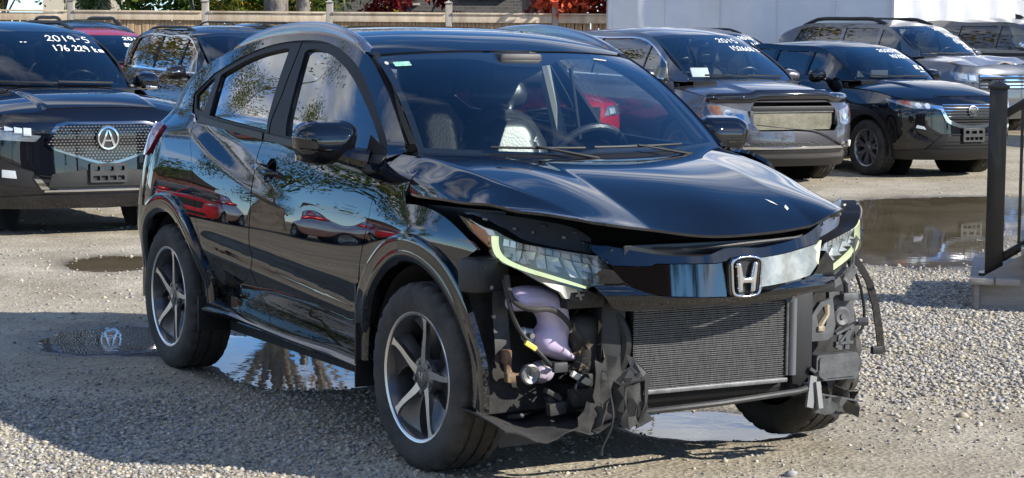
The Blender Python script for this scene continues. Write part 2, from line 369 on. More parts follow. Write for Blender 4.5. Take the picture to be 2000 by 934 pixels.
# ================================================================== the damaged black crossover
PAINT = paint('black_paint', (.0035, .0042, .0065), dust=.018, mud=.45)
PLAST = mat('black_plastic', (.011, .011, .012), .48, bump=.15, bscale=220, bdist=.002)
PLAST2 = mat('grey_plastic', (.03, .031, .033), .55, bump=.2, bscale=120, var=.35, vscale=14, bdist=.002)
DUSTY = mat('dusty_plastic', (.016, .016, .016), .62, bump=.35, bscale=60, col2=(.034, .032, .029), vscale=7, bdist=.004)
FELT = mat('liner_felt', (.012, .012, .013), .95, bump=.5, bscale=160, col2=(.04, .038, .035), vscale=11, bdist=.004)
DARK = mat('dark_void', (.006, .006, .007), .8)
RUBBER = mat('tyre_rubber', (.015, .015, .016), .78, bump=.25, bscale=90, col2=(.055, .050, .043), vscale=9, bdist=.003)
SATIN = mat('satin_black', (.010, .010, .011), .5, spec=.25, bump=.05, bscale=300, bdist=.001)
CHROME = mat('chrome', (.72, .73, .75), .08, metal=1)
SMOKE = mat('smoked_chrome', (.11, .11, .115), .05, metal=1)
ALU = mat('machined_alloy', (.62, .62, .62), .28, metal=1, var=.06, vscale=30)
GUN = mat('gunmetal', (.085, .085, .09), .34, metal=.6, coat=.4)
STEEL = mat('dull_steel', (.22, .22, .22), .45, metal=.8, var=.3, vscale=20)
RUST = mat('rusty_metal', (.10, .05, .025), .8, col2=(.22, .15, .09), vscale=24, bump=.4, bscale=60)
RAIL = mat('roof_rail_metal', (.34, .34, .35), .22, metal=.9, coat=.3)
WGLASS = glass('windscreen_glass', (.80, .87, .88), gain=2.0); SGLASS = glass('door_glass', (.72, .79, .77)); PGLASS = glass('privacy_glass', (.05, .055, .055)); CLEAR = glass('lamp_lens', (.93, .95, .94), ior=1.45)
LEATHER = mat('black_leather', (.045, .046, .048), .32, bump=.2, bscale=90, bdist=.003)
TRIM = mat('dashboard_vinyl', (.04, .041, .044), .55, bump=.2, bscale=250, bdist=.001)
CLOTH = mat('pale_headlining', (.42, .41, .38), .9)
LAMP_R = mat('tail_lamp_red', (.32, .006, .008), .08, coat=1)
AMBER = mat('amber_lens', (.42, .10, .015), .12, coat=1)
DRL = mat('running_light', (.30, .34, .22), .3, emit=(.82, .93, .50), es=.62)
CELL = mat('lamp_reflector', (.72, .76, .80), .25, metal=.35, coat=.5, bump=.3, bscale=55, bdist=.004)
WHITEP = mat('white_plastic', (.62, .60, .52), .5)
FAINT = mat('worn_marker', (.34, .37, .37), .8)
CHALK = mat('window_marker', (.82, .84, .84), .8)

def hv_side(x, z):
    x = np.asarray(x, float); z = np.asarray(z, float)
    y = .868 - np.where(z > .66, .095, .11) * ((z - .66) / .5) ** 2
    y = y - .03 * np.maximum((x + .2) / .6, 0) ** 2 - .30 * np.maximum(-2.75 - x, 0) ** 2
    c = z - (.4507 - .0697 * x); f = sst(-2.25, -1.95, x) * (1 - sst(-.62, -.42, x))
    y = y - f * (.011 * np.exp(-((c - .055) / .035) ** 2) + .30 * np.maximum(-c, 0) * sst(.0, .02, -c))
    zs = .825 + .118 * (-.94 - x) + .062 * np.maximum(-.94 - x, 0) ** 2
    a = .032 * sst(-.95, -2.3, x) * (1 - sst(-2.7, -3.2, x) * .3)
    y = y + a * sst(.045, -.045, z - zs) * sst(.42, .75, z) - .4 * a * sst(.0, .10, z - zs)
    return y + .018 * np.exp(-((x - .02) / .33) ** 2) * np.exp(-((z - .84) / .09) ** 2)
def hv_cab(x, z):
    x = np.asarray(x, float); d = np.asarray(z, float) - 1.12
    return .805 - .42 * d - .22 * d * d - .085 * np.maximum((x + 1.35) / .95, 0) ** 2 - .055 * np.maximum((-1.9 - x), 0) ** 2
def hv_q(x, z):
    f = sst(-.9, -1.6, np.asarray(x, float)); lo = 1.03 + .05 * f; k = sst(lo, lo + .13, z)
    return hv_side(x, z) * (1 - k) + hv_cab(x, z) * k
# quarter turn of a rounded plan corner by arc length: t 0..1 -> (along, across)
def corner_table(n=2.7):
    a = np.linspace(0, math.pi / 2, 400); X = np.sin(a) ** (2 / n); Y = np.cos(a) ** (2 / n)
    s = np.concatenate([[0], np.cumsum(np.hypot(np.diff(X), np.diff(Y)))]); s /= s[-1]; return s, X, Y
CT = corner_table()
HV_TAIL = Spl([.25, .39, .52, .61, .70, .885, 1.0, 1.13, 1.3, 1.5], [-3.36, -3.43, -3.43, -3.42, -3.38, -3.31, -3.30, -3.26, -3.14, -3.0])
def HVS(s):
    def S(u, z):
        u = np.asarray(u, float); z = np.asarray(z, float); xc = -2.9; uu = np.maximum(u, xc); y = hv_q(uu, z); t = np.clip(xc - u, 0, 1)
        X = np.interp(t, CT[0], CT[1]); Y = np.interp(t, CT[0], CT[2])
        return np.stack([np.where(u >= xc, u, xc + (np.minimum(HV_TAIL(z), xc - .05) - xc) * X), s * np.where(u >= xc, y, y * Y), z], 1)
    return S
AT = [(-.585, 1.188), (-.742, 1.295), (-.949, 1.412), (-1.179, 1.488), (-1.419, 1.53), (-1.70, 1.536), (-1.962, 1.518), (-2.223, 1.473), (-2.56, 1.382)]
RE = [(-.38, 1.118), (-.62, 1.30), (-.85, 1.43), (-1.0, 1.492), (-1.2, 1.537), (-1.45, 1.562), (-1.75, 1.567), (-2.1, 1.548), (-2.4, 1.505), (-2.7, 1.435), (-2.9, 1.375)]
RGAP = [(-2.125, .36), (-2.13, .52), (-2.15, .65), (-2.2, .80), (-2.27, .92), (-2.38, 1.05), (-2.50, 1.155)]
MGAP = [(-1.60, .35), (-1.585, .54), (-1.575, .65), (-1.575, .777), (-1.59, .883), (-1.63, .963), (-1.66, 1.041), (-1.64, 1.118)]
FGAP = [(-.50, .33), (-.50, .56), (-.485, .70), (-.44, .855), (-.432, .937), (-.405, .987), (-.385, 1.04), (-.40, 1.085)]
BELT = [(-2.50, 1.163), (-2.0, 1.137), (-1.64, 1.118), (-1.27, 1.102), (-.80, 1.085), (-.44, 1.075)]
def shift(p, dx, dz=0): return [(x + dx, z + dz) for x, z in p]
def belt_z(x): return np.interp(x, [b[0] for b in BELT], [b[1] for b in BELT])

CREASE = [(lambda x, d=d: .825 + .118 * (-.94 - x) + .062 * np.maximum(-.94 - x, 0) ** 2 + d, -2.85, -.95) for d in (-.045, -.022, 0, .022, .045)] + [(lambda x, d=d: .4507 - .0697 * x + d, -2.2, -.45) for d in (-.02, -.008, .004, .03, .06)]
HV = thing('crossover_car', 'black crossover with its front bumper torn off, parked on wet gravel', 'car', (.4212, 7.563, 0), -1.06142)
GCTR = (-.1, 0, .7)
def hv_body(s):
    S = HVS(s); H = HV
    fe = arc(-2.575, .345, .445, 0, 186, 36)
    out = curve(RE) + [(-3.2, 1.30), (-3.88, 1.27), (-3.88, .28), (-3.15, .27), (-3.02, .30)] + fe[::-1] + curve(RGAP)[1:] + [(-2.63, 1.20), (-2.735, 1.278)] + curve(AT)[::-1] + [(-.46, 1.09)]
    panel('body_side', S, out, PAINT, H, res=.024, lines=CREASE)
    door = shift(curve(MGAP), .004) + [(x, z) for x, z in curve(BELT, 6) if x > -1.62] + shift(curve(FGAP), -.004)[::-1]
    hx, hz = -1.475, .99; cup = arc(hx, hz, .062, 0, 360, 24, .052)[:-1]
    d = panel('front_door', S, door, PAINT, H, holes=[cup], res=.02, lines=CREASE)
    def dish(u, z):
        P = S(u, z); r = ((u - hx) / .062) ** 2 + ((z - hz) / .052) ** 2; P[:, 1] -= s * .035 * np.clip(1 - r, 0, 1) ** .6; return P
    panel('handle_cup', dish, cup, PAINT, d, res=.012, thick=0)
    y0 = float(hv_q(hx, hz))
    m = MB(); m.tube([(hx - .135, s * (y0 - .006), hz + .012), (hx - .11, s * (y0 + .022), hz + .012), (hx - .03, s * (y0 + .034), hz + .004), (hx + .05, s * (y0 + .030), hz - .006), (hx + .085, s * (y0 - .005), hz - .01)], [.013, .019, .019, .017, .011], 10)
    m.build('handle', PAINT, d)
    rd = curve(RGAP)[:-1]; rear = shift(rd, .004) + [(x, z) for x, z in curve(BELT, 6) if x < -1.645] + shift(curve(MGAP), -.004)[::-1]
    r = panel('rear_door', S, rear, PAINT, H, res=.02, lines=CREASE)
    # door frames, belt strips and panes
    def C(off):
        def f(u, z):
            P = S(u, z); P[:, 1] -= s * off; return P
        return f
    g1 = curve([(-1.405, 1.139), (-1.50, 1.33), (-1.585, 1.485)]) + curve([(-1.56, 1.497), (-1.49, 1.499), (-1.362, 1.487), (-1.199, 1.452), (-1.018, 1.392), (-.825, 1.298), (-.672, 1.205), (-.60, 1.15)]) + [(-.585, 1.118), (-.95, 1.12)]
    ap = curve(AT)
    f1 = [p for p in ap if p[0] > -1.665] + [(-1.668, 1.535), (-1.64, 1.45), (-1.598, 1.30), (-1.59, 1.12)] + [(x, z + .002) for x, z in curve(BELT, 6) if x > -1.58] + [(-.46, 1.085)]
    panel('window_frame', C(.006), f1, SATIN, d, holes=[g1], res=.03)
    panel('window_pane', C(.022), [(x, z) for x, z in g1], SGLASS, d, res=.04, thick=0)
    g2 = curve([(-1.625, 1.152), (-1.70, 1.33), (-1.770, 1.498)]) + curve([(-1.80, 1.502), (-2.061, 1.474), (-2.263, 1.433), (-2.45, 1.380)]) + [(-2.462, 1.372), (-2.37, 1.192)]
    g3 = [(-2.475, 1.205), (-2.52, 1.362), (-2.575, 1.352), (-2.70, 1.276), (-2.60, 1.213)]
    f2 = [p for p in ap if p[0] < -1.675] + [(-2.725, 1.278), (-2.625, 1.203), (-2.50, 1.168)] + [(x, z + .002) for x, z in curve(BELT, 6) if -2.48 < x < -1.65] + [(-1.602, 1.12), (-1.61, 1.30), (-1.652, 1.45), (-1.68, 1.535)]
    panel('window_frame', C(.006), f2, SATIN, r, holes=[g2, g3], res=.03)
    panel('window_pane', C(.022), g2, PGLASS, r, res=.04, thick=0); panel('window_pane', C(.016), g3, PGLASS, r, res=.03, thick=0)
    def strip(x0, x1, par):
        xs = np.linspace(x0, x1, 24); out = [(x, belt_z(x) - .006) for x in xs] + [(x, belt_z(x) + .022) for x in xs[::-1]]
        panel('belt_moulding', S, out, PLAST, par, res=.02, off=.005, thick=.012)
    strip(-1.62, -.47, d); strip(-2.47, -1.645, r)
    # front fender
    a = arc(-.05, .345, .487, 176, 44, 30)
    fen = curve(FGAP[2:]) + [(-.385, 1.112), (-.20, 1.104), (-.155, 1.06), (-.165, 1.02), (-.175, .975)] + curve([(-.15, .945), (-.079, .947), (.02, .943), (.141, .923), (.247, .891), (.336, .854), (.387, .829)]) + [(.331, .797), (.318, .70)] + a[::-1] + [(-.492, .58)]
    panel('front_fender', S, fen, PAINT, H, res=.03)
    # glossy arch flares: a swept lip round each wheel opening
    def flare(cx, cz, a0, a1, r0, r1, kick, name='arch_flare'):
        rows = []
        for i in range(41):
            t = i / 40; an = math.radians(a0 + (a1 - a0) * t); row = []
            for k, (rr, dy) in enumerate(((r1, -.004), (r1 - .004, .016), (r1 - .03, .024), (r1 - .055, .016), (r0 + .045, .020), (r0 + .015, .018), (r0, .004), (r0 + .004, -.05))):
                x = cx + rr * math.cos(an); z = cz + rr * math.sin(an); q = kick(t)
                row.append((x + q[0], s * (float(hv_side(np.clip(x, -3, .30), max(z, .45))) + dy + q[1]), z))
            rows.append(row)
        MB().sheet(rows).build(name, PAINT, H, ang=50, fix=False)
    flare(-2.575, .345, 0, 187, .392, .487, lambda t: (0, 0))
    if s < 0: flare(-.05, .345, 182, -8, .395, .503, lambda t: (.012 * max(0, (t - .62) / .38) ** 2, .0))
    # side skirt with a scooped blade
    rows = []
    for i in range(31):
        t = i / 30; x = -2.16 + t * 1.655; zt = np.interp(t, [0, .2, .25, .6, 1], [.372, .385, .384, .36, .336]); zb = np.interp(t, [0, .2, .45, .7, 1], [.288, .312, .311, .298, .279]); h = zt - zb
        k = .5 + .5 * math.cos(min(1, t * 3.2) * math.pi); b = .026 + .016 * math.sin(math.pi * min(1, t * 1.15))
        rows.append([(x, s * y, z) for y, z in ((.79, zt + .02), (.826, zt), (.826 + b * .7, zt - .10 * h), (.834 + b * 1.35, zt - .36 * h), (.838 + b * 1.55, zt - .52 * h), (.834 + b * 1.4, zt - .70 * h), (.822 + b * 1.2, zt - .92 * h), (.81, zb), (.74, zb + .012))])
    MB().sheet(rows).build('side_skirt', PAINT, H, ang=60, fix=False)
    if s < 0: write(d, C(.016), 'Clean', -1.25, 1.385, .030, .026, FAINT, wd=.0032); write(d, C(.016), 'Title', -1.235, 1.352, .032, .026, FAINT, wd=.0032)
    # tail lamp wrapped round the rear corner
    panel('tail_lamp', S, ring([(-3.12, 1.125), (-2.86, 1.128), (-2.84, 1.10), (-2.95, 1.00), (-3.05, .98), (-3.25, 1.0), (-3.4, 1.06), (-3.35, 1.11)]), LAMP_R, H, res=.03, off=.012, thick=.02)
    # rear mud flap and bumper valance
    MB().box((-2.20, s * .80, .30), (.012, .16, .16), bev=.004).build('mud_flap', PLAST, H)
    MB().box((-.515, s * .80, .42), (.012, .15, .40), bev=.004).build('mud_flap', PLAST, H)
for s in (-1, 1): hv_body(s)

def hv_top():
    H = HV; ze = Spl([p[0] for p in RE[::-1]], [p[1] for p in RE[::-1]])
    zc = Spl([-3.08, -2.8, -2.5, -2.0, -1.6, -1.3, -1.1, -.98, -.86], [1.50, 1.558, 1.588, 1.606, 1.602, 1.585, 1.556, 1.528, 1.492])
    def R(x, y):
        e = ze(x); ye = hv_cab(x, e); r = np.clip(np.abs(y) / ye, 0, 1.2); return np.stack([x, y, zc(x) - (zc(x) - e) * r ** 2.7], 1)
    def fx(y): return -.955 + .075 * (1 - (y / .61) ** 2)
    ys = np.linspace(-1, 1, 31)
    fr = [(fx(.60 * q), .60 * q) for q in ys]; xs = np.linspace(-.985, -2.9, 40)
    L = [(x, float(hv_cab(x, ze(x))) - .004) for x in xs]
    out = fr + L + [(-3.06, .50), (-3.10, .25), (-3.11, 0), (-3.10, -.25), (-3.06, -.5)] + [(x, -y) for x, y in L[::-1]]
    panel('roof', R, out, PAINT, H, res=.045, ctr=(-1.8, 0, 1))
    # rails along the roof edge
    for s in (-1, 1):
        rows = []; P = [(-2.44, 0), (-2.36, .02), (-2.13, .042), (-1.78, .05), (-1.5, .048), (-1.25, .036), (-1.08, .018), (-.985, 0)]
        for x, h in curve(P, 5):
            e = float(ze(x)); y = float(hv_cab(x, e)); hh = max(h, .004)
            rows.append([(x, s * (y - a), e + b) for a, b in ((-.004, -.006), (-.006, hh * .5), (.004, hh * .92), (.022, hh), (.042, hh * .85), (.046, hh * .3), (.044, -.012))])
        MB().sheet(rows).build('roof_rail', RAIL, H, ang=55, fix=False)
    # windscreen
    def W(a, b):
        B = np.stack([-.36 + .17 * (1 - a ** 2), .695 * a, 1.112 - .012 * (1 - a ** 2)], 1)
        T = np.stack([fx(.605 * a) + .006, .60 * a, R(fx(.605 * a), .605 * a)[:, 2] - .004], 1)
        P = B + (T - B) * b[:, None]; k = .035 * 4 * b * (1 - b); P[:, 0] += k * .55; P[:, 2] += k * .8; return P
    c4 = [(-.985, .01), (.985, .01), (.985, .985), (-.985, .985)]; ws = panel('windscreen', W, c4, WGLASS, H, res=.06, thick=0, ctr=GCTR)
    inner = curve([(-.95, .06), (0, .035), (.95, .06)], 12) + curve([(.945, .5), (.93, .93)], 2) + curve([(.55, .925), (.3, .90), (.18, .84), (-.18, .84), (-.3, .90), (-.55, .925)], 4) + [(-.93, .93), (-.945, .5)]
    panel('windscreen_border', W, c4, PLAST, H, holes=[inner], res=.06, thick=0, off=-.006, ctr=GCTR)
    panel('sticker', W, rrect(-.905, .83, -.80, .885, .006, 3), mat('green_sticker', (.09, .46, .30), .5, col2=(.55, .78, .68), vscale=60), ws, res=.03, thick=0, off=.003, ctr=GCTR)
    panel('sticker', W, arc(-.945, .88, .012, 0, 360, 12, .022)[:-1], mat('pale_sticker', (.62, .62, .56), .5), ws, res=.02, thick=0, off=.003, ctr=GCTR)
    panel('toll_tag', W, [(.60, .90), (.70, .885), (.705, .90), (.605, .915)], WHITEP, ws, res=.02, thick=0, off=.003, ctr=GCTR)
    # cowl and wipers
    a = np.linspace(-1, 1, 25); top = W(a, np.full(25, .02)); bot = np.stack([-.33 + .12 * (1 - a ** 2) + .075, .70 * a, 1.098 - .02 * (1 - a ** 2) * 0 - .012 + 0 * a], 1)
    MB().sheet([top + (0, 0, -.004), (top + bot) / 2 + (0, 0, -.012), bot, bot + (0, 0, -.06)]).build('cowl', PLAST, H, ang=60)
    def wiper(a0, a1, b1, piv):
        t = np.linspace(0, 1, 14); A = a0 + (a1 - a0) * t; P = W(A, .03 + b1 * t) + (.012, 0, .016)
        m = MB(); m.tube(P, .0055, 6); m.tube([piv, (piv[0], piv[1], piv[2] + .012), tuple(P[7] + (.006, 0, .006))], [.012, .008, .004], 8); m.build('wiper', PLAST, H)
    wiper(.62, -.02, .004, (-.17, .46, 1.082)); wiper(-.08, -.62, .004, (-.14, -.03, 1.082))
    return W, R
HV_W, HV_R = hv_top()

# ------------------------------------------------------------------ hood, sprung and bent
def gridmesh(name, G, mt, parent, rim=0, flip=False):
    m, n, _ = G.shape; V = G.reshape(-1, 3); i = np.arange((m - 1) * (n - 1)); a = i // (n - 1) * n + i % (n - 1); F = np.stack([a, a + 1, a + n + 1, a + n], 1)
    if flip: F = F[:, ::-1]
    V = V.tolist(); F = F.tolist()
    if rim:
        r = np.asarray(rim); loop = [j for j in range(n)] + [k * n + n - 1 for k in range(1, m)] + [(m - 1) * n + j for j in range(n - 2, -1, -1)] + [k * n for k in range(m - 2, 0, -1)]
        k0 = len(V); V += [(np.array(V[q]) + r * (G.reshape(-1, 3).mean(0) - np.array(V[q])) * (.06, .06, 0) + np.array((0, 0, -abs(r)))).tolist() for q in loop]; L = len(loop)
        k1 = len(V); V += [V[q] for q in loop]
        for q in range(L): b = (q + 1) % L; F.append([k1 + q, k1 + b, k0 + b, k0 + q] if flip else [k1 + b, k1 + q, k0 + q, k0 + b])
    me = bpy.data.meshes.new(name); me.from_pydata(V, [], F); me.polygons.foreach_set('use_smooth', [True] * len(F)); me.update(); return link(name, me, mt, parent)
def hv_hood():
    rows = [
     [(-.173, -.82, .987), (-.24, -.797, 1.055), (-.34, -.72, 1.118), (-.315, -.52, 1.112), (-.29, -.36, 1.104), (-.24, 0, 1.092), (-.29, .36, 1.10), (-.34, .69, 1.105), (-.31, .745, 1.06)],
     [(.03, -.83, .982), (-.0, -.806, 1.035), (-.06, -.727, 1.096), (-.03, -.52, 1.104), (-.02, -.36, 1.095), (.0, 0, 1.09), (-.02, .36, 1.092), (-.03, .69, 1.052), (-.02, .75, 1.0)],
     [(.30, -.815, .983), (.28, -.785, 1.012), (.25, -.722, 1.056), (.27, -.52, 1.066), (.29, -.36, 1.047), (.33, 0, 1.048), (.28, .36, 1.044), (.25, .68, .978), (.25, .74, .94)],
     [(.54, -.785, .978), (.53, -.745, .988), (.52, -.68, 1.010), (.54, -.52, 1.003), (.56, -.36, .970), (.60, 0, .972), (.53, .36, .965), (.46, .62, .946), (.42, .70, .922)],
     [(.70, -.72, .965), (.735, -.66, .953), (.765, -.60, .940), (.775, -.50, .926), (.745, -.37, .911), (.755, 0, .876), (.67, .37, .893), (.60, .53, .930), (.545, .61, .936)]]
    G = np.array(rows); s = np.linspace(0, 1, 5); ss = np.linspace(0, 1, 70); A = np.stack([np.stack([Spl(s, G[:, j, k])(ss) for k in range(3)], 1) for j in range(9)], 1)
    vcol = [0, .5, 1, 2, 3, 5, 7, 9, 9.7]; groups = [(0, 1, 2), (2, 3, 4), (4, 5, 6), (6, 7, 8)]; vv = np.linspace(0, 9.7, 240); out = np.zeros((70, 240, 3))
    for g in groups:
        t = [vcol[j] for j in g]; m = (vv >= t[0] - 1e-9) & (vv <= t[-1] + 1e-9)
        for k in range(3):
            for i in range(70): out[i, m, k] = Spl(t, A[i, list(g), k])(vv[m])
    ker = np.exp(-np.linspace(-2, 2, 9) ** 2); ker /= ker.sum(); pad = np.concatenate([out[:, :1].repeat(4, 1) , out, out[:, -1:].repeat(4, 1)], 1)
    sm = sum(ker[i] * pad[:, i:i + 240] for i in range(9)); sm[:, :4] = out[:, :4]; sm[:, -4:] = out[:, -4:]
    u = ss[:, None]; x, y = sm[..., 0], sm[..., 1]
    dent = .0025 * np.exp(-((x - .66) / .10) ** 2) * np.sin(y * 17 + 1) * np.exp(-((y + .1) / .4) ** 2) + .0035 * np.exp(-((u - 1) / .05) ** 2) * np.sin(y * 9 + .4) + .004 * np.exp(-((y + .78) / .05) ** 2) * np.sin(x * 19)
    sm[..., 2] += dent; h = gridmesh('hood', sm, PAINT, HV, rim=.009); tag(h, 'sprung black hood with bent front lip')
    P = sm - (0, 0, .03); P = P[4:-3, 8:-8]; gridmesh('hood_inner', P[::3, ::4], DARK, h, flip=True)
    chip = mat('bare_metal_chip', (.7, .7, .72), .4)
    for (px, py), r in (((.56, .27), (.03, .007, .5)), ((.585, .31), (.022, .010, -.6))):
        d = (x - px) ** 2 + (y - py) ** 2; i = np.unravel_index(np.argmin(d), d.shape); c = sm[i]
        du = sm[min(i[0] + 1, 69), i[1]] - c; dv = c - sm[i[0], i[1] - 1]; du /= np.linalg.norm(du); dv /= np.linalg.norm(dv); a = du * math.cos(r[2]) + dv * math.sin(r[2]); b = dv * math.cos(r[2]) - du * math.sin(r[2]); n = np.cross(a, b); n *= np.sign(n[2])
        MB().add([c + n * .002 + a * r[0] * p + b * r[1] * q for p, q in ((-1, 0), (0, -.8), (1, .2), (.1, 1))], [(0, 1, 2, 3)]).build('paint_chip', chip, h, fix=False)
hv_hood()

# ------------------------------------------------------------------ front: lamps, grille bar
PLAN = Spl([0, .16, .3, .42, .5, .6, .68, .74, .785, .812, .83, .845], [.772, .766, .742, .703, .664, .592, .522, .455, .385, .31, .2, .05])
_y = np.linspace(0, .845, 600); _x = PLAN(_y); _q = np.concatenate([[0], np.cumsum(np.hypot(np.diff(_x), np.diff(_y)))])
def qy(y): return math.copysign(float(np.interp(abs(y), _y, _q)), y)
def Q(pts): return [(qy(y), z) for y, z in pts]
def FR(off=0, lean=.12):
    def S(q, z):
        a = np.abs(q); x = np.interp(a, _q, _x); y = np.interp(a, _q, _y); e = .004
        tx = np.interp(a + e, _q, _x) - np.interp(a - e, _q, _x); ty = np.interp(a + e, _q, _y) - np.interp(a - e, _q, _y); l = np.hypot(tx, ty) + 1e-9
        return np.stack([x + ty / l * off - lean * (z - .75), np.sign(q) * (y - tx / l * off), z], 1)
    return S
FC = (-.2, 0, .75)
def mir(p, s): return p if s < 0 else [(-y, z) for y, z in p]
def headlight(s):
    H = HV
    lens = curve([(-.823, .933), (-.791, .901), (-.774, .893), (-.735, .862), (-.679, .844), (-.596, .828), (-.513, .815)], 5) + [(-.473, .767)] + [(-.517, .727)] + curve([(-.556, .694), (-.575, .700), (-.648, .730), (-.699, .748), (-.746, .774), (-.767, .786), (-.78, .804), (-.788, .834), (-.807, .872), (-.823, .933)], 5)[:-1]
    hs = panel('headlight', FR(-.075), Q(mir(lens, s)), mat('lamp_housing', (.13, .14, .15), .3, coat=.4), H, res=.02, thick=0, ctr=FC)
    tag(hs, 'lit headlight with a pale green light strip')
    if s > 0: hs.rotation_euler = (0, 0, math.radians(-14)); hs.location = (-.1815, .168, 0)   # knocked round on its mounts
    # side walls of the housing
    rows = [FR(o)(*np.array(Q(mir(lens + lens[:1], s))).T) for o in (-.006, -.04, -.078)]; MB().sheet(rows).build('lamp_bezel', SATIN, hs, ang=60)
    panel('lens', FR(0), Q(mir(lens, s)), CLEAR, hs, res=.02, thick=0, ctr=FC)
    o1 = [(-.781, .870), (-.780, .828), (-.768, .793), (-.737, .769), (-.699, .752), (-.648, .734), (-.553, .704)]; i1 = [(-.772, .870), (-.771, .828), (-.758, .799), (-.716, .772), (-.647, .747), (-.552, .711)]
    panel('light_strip', FR(-.010), Q(mir(curve(o1, 5) + curve(i1, 5)[::-1], s)), DRL, hs, res=.012, thick=.02, ctr=FC)
    am = [(-.817, .915), (-.806, .905), (-.790, .895), (-.786, .872), (-.787, .832), (-.806, .868)]; panel('turn_signal', FR(-.006), Q(mir(am, s)), AMBER, hs, res=.01, thick=.02, ctr=FC)
    rim = [(-.815, .925), (-.790, .897), (-.775, .889), (-.770, .872), (-.784, .873), (-.790, .890)]; panel('lamp_trim', FR(-.004), Q(mir(rim, s)), mat('silver_trim', (.55, .56, .57), .3, metal=.7), hs, res=.01, thick=.01, ctr=FC)
    # upper grid of small cells, lower row of faceted reflectors
    up0 = np.array([(-.762, .862), (-.70, .842), (-.62, .822), (-.512, .795)]); up1 = np.array([(-.765, .838), (-.70, .825), (-.62, .805), (-.502, .776)])
    f0 = lambda t: np.array([np.interp(t, [0, .33, .66, 1], up0[:, k]) for k in (0, 1)]); f1 = lambda t: np.array([np.interp(t, [0, .33, .66, 1], up1[:, k]) for k in (0, 1)])
    for i in range(12):
        a, b = i / 12 + .008, (i + 1) / 12 - .008; c = CELL if i < 2 else mat('lamp_grid', (.22, .22, .23), .3, coat=.4)
        panel('lamp_cell', FR(-.03), Q(mir([tuple(f0(a)), tuple(f0(b)), tuple(f1(b)), tuple(f1(a))], s)), c, hs, res=.02, thick=.02, ctr=FC)
    lo0 = lambda t: f1(t) - (0, .006); bb = np.array([(-.766, .806), (-.75, .79), (-.715, .778), (-.66, .762), (-.60, .742), (-.54, .727), (-.508, .760)])
    f2 = lambda t: np.array([np.interp(t, np.linspace(0, 1, 7), bb[:, k]) for k in (0, 1)])
    for i in range(8):
        a, b = i / 8 + .006, (i + 1) / 8 - .006; pa, pb, pc, pd = lo0(a), lo0(b), f2(b), f2(a); d1, d2 = (-.075, -.028) if i % 2 else (-.03, -.062)
        P = [FR(o)(np.array([qy(q[0] * (1 if s < 0 else -1))]), np.array([q[1]]))[0] for q, o in ((pa, d1), ((pa + pb) / 2, -.05), (pb, d2), (pc, d2 - .02), ((pc + pd) / 2, -.022), (pd, d1 - .02))]
        MB().add(P + [sum(P) / 6 + np.array((-.03, 0, .004))], [(6, k, (k + 1) % 6) for k in range(6)]).build('reflector', CELL, hs, ang=0)
    # housing top shelf with clips, laid bare by the missing bumper skin
    top = curve([(-.806, .938), (-.743, .938), (-.664, .928), (-.604, .916), (-.562, .907), (-.529, .893), (-.498, .866)], 4); low = [(-.513, .818), (-.596, .831), (-.679, .847), (-.735, .865), (-.774, .896)]
    panel('lamp_shelf', FR(-.03, .75), Q(mir(top + low, s)), mat('lamp_shelf', (.075, .082, .095), .3, coat=.6, bump=.1, bscale=40), hs, res=.02, thick=.01, ctr=FC)
    for y, z, w in ((-.765, .918, .018), (-.70, .892, .014), (-.655, .882, .008), (-.575, .868, .014), (-.62, .905, .02), (-.54, .885, .02)):
        p = FR(-.02, .75)(np.array([qy(y if s < 0 else -y)]), np.array([z]))[0]; MB().box(p, (.008, w, .010), Matrix.Rotation(s * .7, 3, 'Z'), .002).build('clip', STEEL if w < .016 else WHITEP if w == .018 else PLAST2, hs)
for s in (-1, 1): headlight(s)

